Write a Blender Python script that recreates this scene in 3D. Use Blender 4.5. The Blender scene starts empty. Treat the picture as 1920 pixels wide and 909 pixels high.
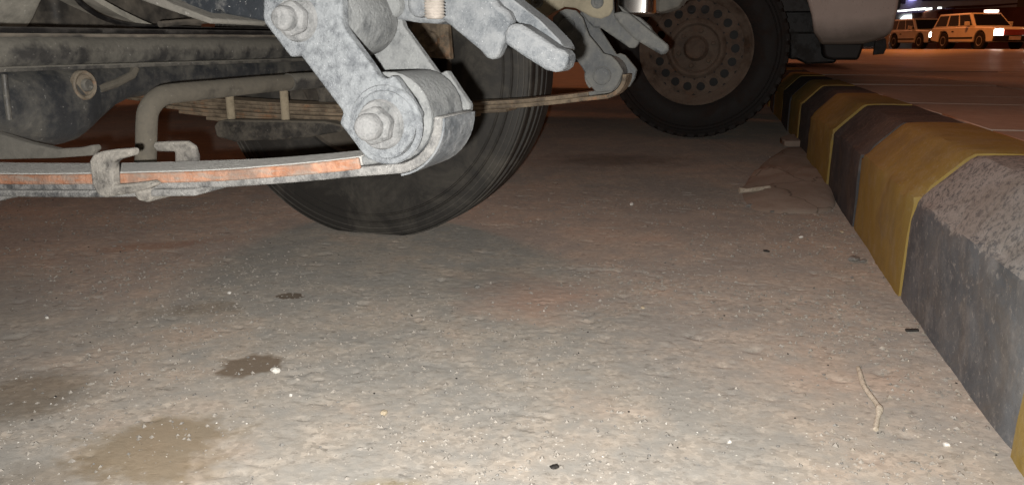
import bpy, bmesh, math, random
import numpy as np
from mathutils import Vector, Matrix

R = math.radians
rng = random.Random(7)
sc = bpy.context.scene
col = sc.collection

# ------------------------------------------------------------------ camera
cam_d = bpy.data.cameras.new('camera')
cam_d.sensor_width = 36.0
cam_d.lens = 36.0 * 1450.0 / 1920.0
cam_d.clip_start = 0.02
cam_d.clip_end = 600.0
cam = bpy.data.objects.new('camera', cam_d)
cam.location = (0, 0, 0.45)
cam.rotation_euler = (R(90 - 14.333), 0, 0)
col.objects.link(cam)
sc.camera = cam

# ------------------------------------------------------------------ night sky, sodium glow
SUN_EL, SUN_AZ = 34.0, 170.0        # lamps stand beyond the next truck; light travels back towards the camera
world = bpy.data.worlds.new('World')
sc.world = world
world.use_nodes = True
wn = world.node_tree
wn.nodes.clear()
sky = wn.nodes.new('ShaderNodeTexSky')
sky.sky_type = 'NISHITA'
sky.sun_disc = False
sky.sun_elevation = R(SUN_EL)
sky.sun_rotation = R(SUN_AZ - 180)
tint = wn.nodes.new('ShaderNodeMix')
tint.data_type = 'RGBA'
tint.blend_type = 'MULTIPLY'
tint.inputs[0].default_value = 1.0
tint.inputs[7].default_value = (1.0, 0.30, 0.12, 1)      # city glow under sodium lamps
bg = wn.nodes.new('ShaderNodeBackground')
bg.inputs[1].default_value = 0.037
out = wn.nodes.new('ShaderNodeOutputWorld')
wn.links.new(sky.outputs[0], tint.inputs[6])
wn.links.new(tint.outputs[2], bg.inputs[0])
wn.links.new(bg.outputs[0], out.inputs[0])

# sodium flood lighting of the car park: one distant warm lamp
sd = bpy.data.lights.new('sodium_light', 'SUN')
sd.energy = 0.6
sd.angle = R(14.0)
sd.color = (1.0, 0.33, 0.13)
so = bpy.data.objects.new('sodium_light', sd)
dirv = Vector((math.sin(R(SUN_AZ)) * math.cos(R(SUN_EL)), math.cos(R(SUN_AZ)) * math.cos(R(SUN_EL)), -math.sin(R(SUN_EL))))
so.rotation_euler = dirv.to_track_quat('-Z', 'Y').to_euler()
so.location = (6, 20, 15)
col.objects.link(so)

# the phone's flash, three centimetres left of the lens
fd = bpy.data.lights.new('phone_flash', 'SPOT')
fd.energy = 84.0
fd.spot_size = R(136)
fd.spot_blend = 1.0
fd.shadow_soft_size = 0.004
fd.color = (1.0, 0.965, 0.915)
fo = bpy.data.objects.new('phone_flash', fd)
fo.location = (-0.016, -0.004, 0.437)
fo.rotation_euler = (R(90 - 19), 0, R(-3))
col.objects.link(fo)

sc.cycles.max_bounces = 4
sc.cycles.diffuse_bounces = 2
sc.cycles.glossy_bounces = 2
sc.cycles.transmission_bounces = 0
sc.cycles.caustics_reflective = False
sc.view_settings.view_transform = 'Standard'
sc.view_settings.look = 'None'
sc.view_settings.exposure = 0.0
sc.view_settings.gamma = 1.0
sc.view_settings.use_curve_mapping = False

# ------------------------------------------------------------------ materials
class NT:
    def __init__(s, name):
        s.m = bpy.data.materials.new(name)
        s.m.use_nodes = True
        s.t = s.m.node_tree
        s.b = s.t.nodes['Principled BSDF']
    def n(s, kind, **kw):
        nd = s.t.nodes.new('ShaderNode' + kind)
        for k, v in kw.items():
            setattr(nd, k, v)
        return nd
    def l(s, a, b):
        s.t.links.new(a, b)
    def coord(s):
        return s.n('TexCoord').outputs['Object']
    def noise(s, scale, detail=4, rough=0.6, vec=None, dist=0.0):
        nd = s.n('TexNoise')
        nd.inputs['Scale'].default_value = scale
        nd.inputs['Detail'].default_value = detail
        nd.inputs['Roughness'].default_value = rough
        nd.inputs['Distortion'].default_value = dist
        if vec is not None:
            s.l(vec, nd.inputs['Vector'])
        return nd.outputs['Fac']
    def ramp(s, fac, lo, hi, a=0.0, b=1.0):
        nd = s.n('MapRange')
        nd.clamp = True
        nd.inputs[1].default_value = lo
        nd.inputs[2].default_value = hi
        nd.inputs[3].default_value = a
        nd.inputs[4].default_value = b
        s.l(fac, nd.inputs[0])
        return nd.outputs[0]
    def mix(s, fac, a, b, mode='MIX'):
        nd = s.n('Mix')
        nd.data_type = 'RGBA'
        nd.blend_type = mode
        for v, i in ((fac, 0), (a, 6), (b, 7)):
            if isinstance(v, (int, float)):
                nd.inputs[i].default_value = v
            elif isinstance(v, (tuple, list)):
                nd.inputs[i].default_value = (*v[:3], 1)
            else:
                s.l(v, nd.inputs[i])
        return nd.outputs[2]
    def math(s, op, a, b=0.0):
        nd = s.n('Math', operation=op)
        for v, i in ((a, 0), (b, 1)):
            if isinstance(v, (int, float)):
                nd.inputs[i].default_value = v
            else:
                s.l(v, nd.inputs[i])
        return nd.outputs[0]
    def bump(s, h, strength=0.4, dist=0.002, prev=None):
        nd = s.n('Bump')
        nd.inputs['Strength'].default_value = strength
        nd.inputs['Distance'].default_value = dist
        s.l(h, nd.inputs['Height'])
        if prev is not None:
            s.l(prev, nd.inputs['Normal'])
        return nd.outputs[0]
    def upness(s):
        g = s.n('NewGeometry')
        sep = s.n('SeparateXYZ')
        s.l(g.outputs['Normal'], sep.inputs[0])
        return sep.outputs[2]
    def end(s, colr, rough=0.8, normal=None, metal=0.0, spec=0.3):
        if isinstance(colr, (tuple, list)):
            s.b.inputs['Base Color'].default_value = (*colr[:3], 1)
        else:
            s.l(colr, s.b.inputs['Base Color'])
        if isinstance(rough, (int, float)):
            s.b.inputs['Roughness'].default_value = rough
        else:
            s.l(rough, s.b.inputs['Roughness'])
        s.b.inputs['Metallic'].default_value = metal
        s.b.inputs['Specular IOR Level'].default_value = spec
        if normal is not None:
            s.l(normal, s.b.inputs['Normal'])
        return s.m

def dusty(name, base, dust, scale=40, amount=0.5, speck=0.4, rough=0.65, up=0.6, splash=0.0, rust=None, bump=0.5, bscale=None, metal=0.0, drough=0.25):
    """dark painted metal under a coat of pale road dust, with chips and specks"""
    t = NT(name)
    c = t.coord()
    big = t.noise(scale * 0.25, 5, 0.65, c)
    mid = t.noise(scale, 6, 0.7, c)
    fine = t.noise(scale * 6, 3, 0.7, c)
    lvl = t.math('ADD', t.math('MULTIPLY', big, 0.5), t.math('MULTIPLY', mid, 0.5))
    if up:
        lvl = t.math('ADD', lvl, t.math('MULTIPLY', t.math('MAXIMUM', t.upness(), 0.0), up * 0.35))
    f = t.ramp(lvl, 0.62 - amount * 0.35, 0.80 - amount * 0.35)
    f = t.math('MULTIPLY', f, t.ramp(fine, 0.25, 0.6, 0.65, 1.0))
    basec = t.mix(t.ramp(mid, 0.3, 0.7), [x * 0.65 for x in base], base)
    if rust:
        rf = t.ramp(t.noise(scale * 0.6, 6, 0.7, c), 0.52, 0.62)
        basec = t.mix(rf, basec, rust)
    cc = t.mix(f, basec, dust)
    if speck:
        sp = t.ramp(t.noise(scale * 9, 2, 0.5, c), 0.70, 0.76, 0, speck)
        cc = t.mix(sp, cc, [min(1, x * 1.6 + 0.12) for x in dust])
    if splash:
        sv = t.noise(scale * 0.9, 8, 0.8, c, 1.5)
        cc = t.mix(t.ramp(sv, 0.54, 0.66, 0, splash), cc, [min(1, x * 1.5) for x in dust])
    bs = bscale or scale * 3
    nrm = t.bump(t.noise(bs, 5, 0.7, c), bump, 0.0025)
    nrm = t.bump(f, 0.25, 0.001, nrm)
    t.b.inputs['Diffuse Roughness'].default_value = drough
    return t.end(cc, t.ramp(f, 0, 1, rough * 0.75, min(1, rough + 0.25)), nrm, metal, 0.35)

M = {}
M['shackle'] = dusty('shackle_paint', (0.076, 0.083, 0.091), (0.116, 0.124, 0.130), 150, 0.62, 1.0, 0.6, 0.2, 0.3, bump=1.0, bscale=340)
M['shackle_far'] = dusty('shackle_far_paint', (0.070, 0.076, 0.080), (0.153, 0.153, 0.143), 30, 0.6, 0.25, 0.65, 0.6, 0.1, bump=0.3)
M['bolt'] = dusty('bolt_zinc', (0.056, 0.059, 0.060), (0.110, 0.111, 0.111), 90, 0.7, 0.4, 0.55, 0.4, 0.3, bump=0.6)
M['thread'] = dusty('thread_zinc', (0.165, 0.149, 0.132), (0.205, 0.185, 0.165), 80, 0.6, 0.2, 0.4, 0.2, 0.1, bump=0.2)
M['hook'] = dusty('hook_steel', (0.066, 0.074, 0.082), (0.109, 0.114, 0.118), 70, 0.62, 0.7, 0.6, 0.9, 0.25, bump=0.9, bscale=260)
M['axle'] = dusty('axle_black', (0.045, 0.044, 0.043), (0.110, 0.103, 0.088), 30, 0.55, 0.6, 0.6, 0.8, 0.2, bump=0.5)
M['axle_low'] = dusty('axle_lower_paint', (0.033, 0.035, 0.038), (0.075, 0.071, 0.062), 26, 0.5, 0.6, 0.5, 0.2, 0.15, bump=0.5)
M['plug'] = dusty('plug_rust', (0.10, 0.080, 0.058), (0.150, 0.128, 0.098), 70, 0.6, 0.3, 0.7, 0.3, 0.2, rust=(0.15, 0.085, 0.05))
M['pipe'] = dusty('pipe_dust', (0.040, 0.037, 0.032), (0.083, 0.074, 0.059), 22, 0.8, 0.25, 0.8, 0.7, 0.1, bump=0.4)
M['leaf'] = dusty('leaf_top', (0.061, 0.063, 0.064), (0.213, 0.209, 0.197), 60, 0.72, 0.6, 0.85, 1.2, 0.5, bump=0.9, drough=0.9)
M['leaf_low'] = dusty('leaf_lower', (0.050, 0.051, 0.052), (0.135, 0.133, 0.128), 70, 0.66, 0.7, 0.8, 0.5, 0.6, bump=1.0)
M['leaf_far'] = dusty('leaf_far', (0.11, 0.085, 0.06), (0.235, 0.185, 0.13), 40, 0.55, 0.3, 0.85, 0.5, 0.3, rust=(0.22, 0.12, 0.065), bump=0.8)
M['clip'] = dusty('clip_steel', (0.048, 0.045, 0.042), (0.142, 0.133, 0.118), 60, 0.68, 0.6, 0.75, 0.8, 0.4, bump=0.9)
M['plate_light'] = dusty('dust_plate', (0.059, 0.057, 0.051), (0.099, 0.093, 0.081), 22, 0.85, 0.3, 0.8, 0.4, 0.1)
M['tank'] = dusty('tank_dust', (0.195, 0.189, 0.165), (0.360, 0.339, 0.292), 16, 0.7, 0.3, 0.85, 0.3, 0.1, bump=0.3)
M['under'] = dusty('underbody', (0.05, 0.046, 0.042), (0.15, 0.13, 0.105), 14, 0.6, 0.2, 0.85, 0.6, 0.1, bump=0.3)
M['rail'] = dusty('frame_rail', (0.021, 0.024, 0.028), (0.140, 0.136, 0.126), 40, 0.35, 0.6, 0.5, 0.4, 0.5, bump=0.5)
M['rail_dust'] = dusty('rail_dust', (0.17, 0.15, 0.11), (0.27, 0.24, 0.175), 18, 0.85, 0.2, 0.85, 0.4, 0.1, bump=0.3)
M['black'] = dusty('black_rubber', (0.012, 0.011, 0.011), (0.05, 0.045, 0.04), 25, 0.35, 0.2, 0.7, 0.6)
M['tyre'] = None
M['ubolt'] = dusty('ubolt', (0.20, 0.16, 0.11), (0.33, 0.28, 0.20), 35, 0.8, 0.2, 0.8, 0.3, 0.2)
M['ubolt_plate'] = dusty('ubolt_plate', (0.045, 0.042, 0.038), (0.125, 0.110, 0.088), 30, 0.5, 0.5, 0.75, 0.8, 0.4, bump=0.9)
M['rim_rust'] = dusty('wheel_rust', (0.115, 0.084, 0.062), (0.195, 0.160, 0.128), 14, 0.6, 0.2, 0.8, 0.3, 0.15, rust=(0.14, 0.085, 0.053))
M['pivot'] = dusty('pivot_bush', (0.056, 0.060, 0.063), (0.105, 0.109, 0.109), 70, 0.75, 0.6, 0.7, 0.4, 0.4, bump=0.7)

def orange_edge():
    t = NT('rusty_orange_edge')
    c = t.coord()
    f = t.ramp(t.noise(60, 6, 0.7, c), 0.42, 0.62)
    cc = t.mix(f, (0.165, 0.075, 0.042), (0.240, 0.130, 0.085))
    mp = t.n('Mapping')
    mp.inputs['Scale'].default_value = (0.25, 1, 1.3)
    t.l(c, mp.inputs[0])
    d = t.ramp(t.noise(150, 5, 0.75, mp.outputs[0]), 0.47, 0.62, 0, 0.8)
    cc = t.mix(d, cc, (0.150, 0.132, 0.114))
    cc = t.mix(t.ramp(t.noise(14, 5, 0.75, c), 0.46, 0.60, 0, 0.75), cc, (0.105, 0.082, 0.068))
    return t.end(cc, 0.85, t.bump(t.noise(240, 4, 0.7, c), 0.6, 0.002), 0, 0.2)
M['orange'] = orange_edge()

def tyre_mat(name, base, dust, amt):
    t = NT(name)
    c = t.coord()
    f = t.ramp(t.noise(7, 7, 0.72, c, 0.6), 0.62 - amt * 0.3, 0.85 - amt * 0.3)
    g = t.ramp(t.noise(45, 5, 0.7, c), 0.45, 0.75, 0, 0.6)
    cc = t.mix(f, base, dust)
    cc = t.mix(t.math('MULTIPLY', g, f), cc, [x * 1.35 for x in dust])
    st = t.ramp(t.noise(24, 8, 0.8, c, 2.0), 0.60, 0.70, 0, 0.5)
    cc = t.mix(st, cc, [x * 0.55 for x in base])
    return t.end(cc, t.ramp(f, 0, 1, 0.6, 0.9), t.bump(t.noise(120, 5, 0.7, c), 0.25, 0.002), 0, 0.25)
M['tyre'] = tyre_mat('tyre_rubber', (0.038, 0.036, 0.033), (0.088, 0.081, 0.069), 0.55)
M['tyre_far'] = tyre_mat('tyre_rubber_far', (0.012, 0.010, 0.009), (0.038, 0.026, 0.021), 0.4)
M['tyre_line'] = tyre_mat('tyre_dust_line', (0.075, 0.071, 0.064), (0.135, 0.126, 0.110), 0.6)

def simple(name, colr, rough=0.5, metal=0.0, spec=0.4, var=0.15, scale=8):
    t = NT(name)
    c = t.coord()
    f = t.ramp(t.noise(scale, 5, 0.65, c), 0.35, 0.65)
    cc = t.mix(f, [x * (1 - var) for x in colr], [min(1, x * (1 + var * 0.5)) for x in colr])
    return t.end(cc, rough, None, metal, spec)
M['chrome'] = simple('chrome', (0.62, 0.60, 0.57), 0.16, 1.0, 0.5, 0.08, 20)
M['white_paint'] = simple('white_car_paint', (0.66, 0.64, 0.60), 0.32, 0, 0.5, 0.08, 1.5)
M['glass'] = simple('dark_car_glass', (0.010, 0.011, 0.013), 0.12, 0, 0.25, 0.05)
M['car_black'] = simple('black_trim', (0.02, 0.019, 0.018), 0.55, 0, 0.3)
M['car_tyre'] = simple('car_tyre', (0.022, 0.02, 0.019), 0.8, 0, 0.2)
M['car_rim'] = simple('car_rim', (0.40, 0.38, 0.36), 0.35, 0.6, 0.5)
M['plate_red'] = simple('number_plate', (0.62, 0.55, 0.52), 0.5)
M['handle'] = simple('handle_black', (0.03, 0.028, 0.027), 0.5)

def emit(name, colr, strength):
    t = NT(name)
    t.b.inputs['Base Color'].default_value = (*colr, 1)
    t.b.inputs['Emission Color'].default_value = (*colr, 1)
    t.b.inputs['Emission Strength'].default_value = strength
    return t.m
M['headlight'] = emit('headlight_on', (1.0, 0.90, 0.78), 30.0)
M['shop_light'] = emit('shop_light', (0.92, 1.0, 0.93), 2.6)
M['blue_light'] = emit('blue_sign_light', (0.45, 0.42, 1.0), 3.0)
M['warm_light'] = emit('warm_lamp', (1.0, 0.80, 0.70), 2.4)
M['red_glow'] = simple('red_grille', (0.30, 0.05, 0.04), 0.3)

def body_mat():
    """white paint with specks, turning dark brown towards the sill"""
    t = NT('speckled_white_body')
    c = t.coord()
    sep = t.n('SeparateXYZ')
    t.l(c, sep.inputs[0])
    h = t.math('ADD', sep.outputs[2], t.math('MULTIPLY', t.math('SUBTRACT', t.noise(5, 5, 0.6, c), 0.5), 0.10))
    f = t.ramp(h, 0.485, 0.575, 1.0, 0.0)  # darker and browner towards the bottom
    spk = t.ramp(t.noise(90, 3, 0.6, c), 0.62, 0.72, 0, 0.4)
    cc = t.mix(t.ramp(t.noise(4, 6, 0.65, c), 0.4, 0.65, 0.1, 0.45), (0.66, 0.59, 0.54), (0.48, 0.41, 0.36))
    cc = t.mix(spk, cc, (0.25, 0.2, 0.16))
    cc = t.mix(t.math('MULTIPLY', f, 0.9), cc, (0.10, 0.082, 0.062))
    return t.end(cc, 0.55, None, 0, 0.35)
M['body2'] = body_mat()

# ------------------------------------------------------------------ mesh builder
class MB:
    def __init__(s):
        s.v = []
        s.f = []
    def add(s, vs, fs):
        k = len(s.v)
        s.v.extend([tuple(p) for p in vs])
        s.f.extend([tuple(i + k for i in f) for f in fs])
        return s
    def box(s, lo, hi):
        x0, y0, z0 = lo
        x1, y1, z1 = hi
        return s.add([(x0, y0, z0), (x1, y0, z0), (x1, y1, z0), (x0, y1, z0), (x0, y0, z1), (x1, y0, z1), (x1, y1, z1), (x0, y1, z1)],
                     [(3, 2, 1, 0), (4, 5, 6, 7), (0, 1, 5, 4), (1, 2, 6, 5), (2, 3, 7, 6), (3, 0, 4, 7)])
    def prism(s, o, y0, y1):
        """outline in (x, z), extruded along y"""
        n = len(o)
        ar = sum(o[i][0] * o[(i + 1) % n][1] - o[(i + 1) % n][0] * o[i][1] for i in range(n))
        if ar < 0:
            o = o[::-1]
        vs = [(a, y0, b) for a, b in o] + [(a, y1, b) for a, b in o]
        fs = [tuple(range(n)), tuple(range(2 * n - 1, n - 1, -1))]
        fs += [(i, i + n, (i + 1) % n + n, (i + 1) % n) for i in range(n)]
        return s.add(vs, fs)
    def prism_z(s, o, z0, z1):
        n = len(o)
        ar = sum(o[i][0] * o[(i + 1) % n][1] - o[(i + 1) % n][0] * o[i][1] for i in range(n))
        if ar < 0:
            o = o[::-1]
        vs = [(a, b, z0) for a, b in o] + [(a, b, z1) for a, b in o]
        fs = [tuple(range(n - 1, -1, -1)), tuple(range(n, 2 * n))]
        fs += [(i, (i + 1) % n, (i + 1) % n + n, i + n) for i in range(n)]
        return s.add(vs, fs)
    def lathe_y(s, cx, cz, prof, n=32, ph=0.0, close=True):
        """profile of (y, r) turned about the y axis through (cx, cz)"""
        vs = []
        for y, r in prof:
            for k in range(n):
                a = 2 * math.pi * k / n + ph
                vs.append((cx + r * math.cos(a), y, cz + r * math.sin(a)))
        fs = []
        for i in range(len(prof) - 1):
            for k in range(n):
                k2 = (k + 1) % n
                fs.append((i * n + k, i * n + k2, (i + 1) * n + k2, (i + 1) * n + k))
        if close:
            fs.append(tuple(range(n - 1, -1, -1)))
            fs.append(tuple(range((len(prof) - 1) * n, len(prof) * n)))
        return s.add(vs, fs)
    def tube(s, path, r, n=16):
        path = [Vector(p) for p in path]
        rr = r if isinstance(r, (list, tuple)) else [r] * len(path)
        vs = []
        up = Vector((0.123, 0.31, 0.94))
        prev = None
        for i, p in enumerate(path):
            t = (path[min(i + 1, len(path) - 1)] - path[max(i - 1, 0)]).normalized()
            if prev is None:
                a = t.cross(up).normalized()
            else:
                a = (prev - t * prev.dot(t)).normalized()
            prev = a
            b = t.cross(a)
            for k in range(n):
                th = 2 * math.pi * k / n
                vs.append(p + a * (rr[i] * math.cos(th)) + b * (rr[i] * math.sin(th)))
        fs = []
        for i in range(len(path) - 1):
            for k in range(n):
                k2 = (k + 1) % n
                fs.append((i * n + k, (i + 1) * n + k, (i + 1) * n + k2, i * n + k2))
        fs.append(tuple(range(n)))
        fs.append(tuple(range(len(path) * n - 1, (len(path) - 1) * n - 1, -1)))
        return s.add(vs, fs)
    def strip(s, cl, th, y0, y1, side=1):
        """leaf: centre line in (x, z) with thickness th below it, extruded over y"""
        n = len(cl)
        low = []
        for i in range(n):
            a = Vector(cl[max(i - 1, 0)])
            b = Vector(cl[min(i + 1, n - 1)])
            d = (b - a).normalized()
            nn = Vector((d.y, -d.x)) * side
            low.append((cl[i][0] + nn.x * th, cl[i][1] + nn.y * th))
        vs = []
        for y in (y0, y1):
            vs += [(a, y, b) for a, b in cl] + [(a, y, b) for a, b in low]
        fs = []
        m = 2 * n
        for i in range(n - 1):
            fs.append((i, i + n, i + 1 + n, i + 1))
            fs.append((m + i, m + i + 1, m + i + 1 + n, m + i + n))
            fs.append((i, i + 1, m + i + 1, m + i))
            fs.append((i + n, m + i + n, m + i + 1 + n, i + 1 + n))
        fs.append((0, m, m + n, n))
        fs.append((n - 1, 2 * n - 1, m + 2 * n - 1, m + n - 1))
        return s.add(vs, fs)
    def build(s, name, mat, parent=None, off=(0, 0, 0), bevel=0.0, seg=2, ang=35, flat=False):
        me = bpy.data.meshes.new(name)
        vs = [(a - off[0], b - off[1], c - off[2]) for a, b, c in s.v]
        me.from_pydata(vs, [], s.f)
        bm = bmesh.new()
        bm.from_mesh(me)
        bmesh.ops.recalc_face_normals(bm, faces=bm.faces)
        bm.to_mesh(me)
        bm.free()
        if not flat:
            me.polygons.foreach_set('use_smooth', [True] * len(me.polygons))
            me.set_sharp_from_angle(angle=R(ang))
        me.materials.append(M[mat] if isinstance(mat, str) else mat)
        o = bpy.data.objects.new(name, me)
        col.objects.link(o)
        o.parent = parent
        if bevel:
            md = o.modifiers.new('bevel', 'BEVEL')
            md.width = bevel
            md.segments = seg
            md.limit_method = 'ANGLE'
            md.angle_limit = R(40)
            md.harden_normals = False
        return o

def tag(o, label=None, cat=None, group=None, kind=None):
    if label: o['label'] = label
    if cat: o['category'] = cat
    if group: o['group'] = group
    if kind: o['kind'] = kind
    return o

def empty(name, loc=(0, 0, 0), rz=0.0):
    o = bpy.data.objects.new(name, None)
    o.empty_display_size = 0.2
    o.location = loc
    o.rotation_euler = (0, 0, rz)
    col.objects.link(o)
    return o

def smooth_curve(pts, n):
    """Catmull-Rom through the points"""
    p = [Vector(q) for q in pts]
    p = [p[0] * 2 - p[1]] + p + [p[-1] * 2 - p[-2]]
    o = []
    for i in range(1, len(p) - 2):
        for k in range(n):
            t = k / n
            a, b, c, d = p[i - 1], p[i], p[i + 1], p[i + 2]
            o.append(0.5 * ((2 * b) + (c - a) * t + (2 * a - 5 * b + 4 * c - d) * t * t + (3 * b - a - 3 * c + d) * t ** 3))
    o.append(p[-2])
    return [tuple(q) for q in o]

# ------------------------------------------------------------------ numpy value noise for relief
def vnoise(x, y, seed):
    xi = np.floor(x).astype(np.int64)
    yi = np.floor(y).astype(np.int64)
    xf = x - xi
    yf = y - yi
    def h(a, b):
        k = (a * 374761393 + b * 668265263 + seed * 144665) & 0x7fffffff
        k = ((k ^ (k >> 13)) * 1274126177) & 0x7fffffff
        return ((k ^ (k >> 16)) & 0xffff) / 65535.0
    u = xf * xf * (3 - 2 * xf)
    w = yf * yf * (3 - 2 * yf)
    return (h(xi, yi) * (1 - u) + h(xi + 1, yi) * u) * (1 - w) + (h(xi, yi + 1) * (1 - u) + h(xi + 1, yi + 1) * u) * w

# ================================================================== THE SETTING
TH = 17.0
cT, sT = math.cos(R(TH)), math.sin(R(TH))
def UV(u, v, z=0.0):
    return Vector((u * cT + v * sT, -u * sT + v * cT, z))

# ---- asphalt sheet: fine grid near the trucks, coarse to the horizon
def axis(lo, hi, step, far, grow=1.35):
    a = list(np.arange(lo, hi + step * 0.5, step))
    d = step
    while a[-1] < far:
        d *= grow
        a.append(a[-1] + d)
    d = step
    b = []
    x = lo
    while x > -far:
        d *= grow
        x -= d
        b.append(x)
    return np.array(b[::-1] + a)
gx = axis(-1.05, 1.10, 0.0042, 260)
gy = axis(0.45, 2.6, 0.0046, 260)
GX, GY = np.meshgrid(gx, gy)
near = np.clip((4.5 - np.hypot(GX, GY - 1.2)) / 1.5, 0, 1)
# smear direction of the pits, as a worn chip-seal surface
rx, ry = GX * 0.96 - GY * 0.28, GX * 0.28 + GY * 0.96
gz = (vnoise(GX * 1.7, GY * 1.7, 1) - .5) * 0.006 + (vnoise(GX * 9, GY * 9, 2) - .5) * 0.0022
gz += (vnoise(rx * 45, ry * 60, 3) - .5) * 0.0003
pit = vnoise(rx * 60, ry * 110, 5) * vnoise(rx * 22, ry * 30, 6)
gz -= np.clip(pit - 0.53, 0, 1) * 0.012
stone = vnoise(GX * 120, GY * 120, 8)
patch = np.clip((vnoise(GX * 2.2, GY * 2.2, 9) - .42) * 5, 0, 1)
gz += np.clip(stone - 0.55, 0, 1) * 0.0030 * (0.05 + patch)
gz = gz * near - 0.0015
GZ = gz
nx, ny = len(gx), len(gy)
verts = np.stack([GX.ravel(), GY.ravel(), gz.ravel()], 1)
idx = np.arange(nx * ny).reshape(ny, nx)
quads = np.stack([idx[:-1, :-1].ravel(), idx[:-1, 1:].ravel(), idx[1:, 1:].ravel(), idx[1:, :-1].ravel()], 1)
me = bpy.data.meshes.new('ground')
me.vertices.add(len(verts))
me.vertices.foreach_set('co', verts.astype(np.float32).ravel())
me.loops.add(len(quads) * 4)
me.loops.foreach_set('vertex_index', quads.astype(np.int32).ravel())
me.polygons.add(len(quads))
me.polygons.foreach_set('loop_start', np.arange(0, len(quads) * 4, 4, dtype=np.int32))
me.polygons.foreach_set('loop_total', np.full(len(quads), 4, dtype=np.int32))
me.polygons.foreach_set('use_smooth', np.ones(len(quads), dtype=bool))
me.update(calc_edges=True)
ground = bpy.data.objects.new('ground', me)
col.objects.link(ground)
ground['kind'] = 'structure'

def ground_z(x, y):
    i = min(max(int(np.searchsorted(gx, x)), 0), nx - 1)
    j = min(max(int(np.searchsorted(gy, y)), 0), ny - 1)
    return float(GZ[j, i])

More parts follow.
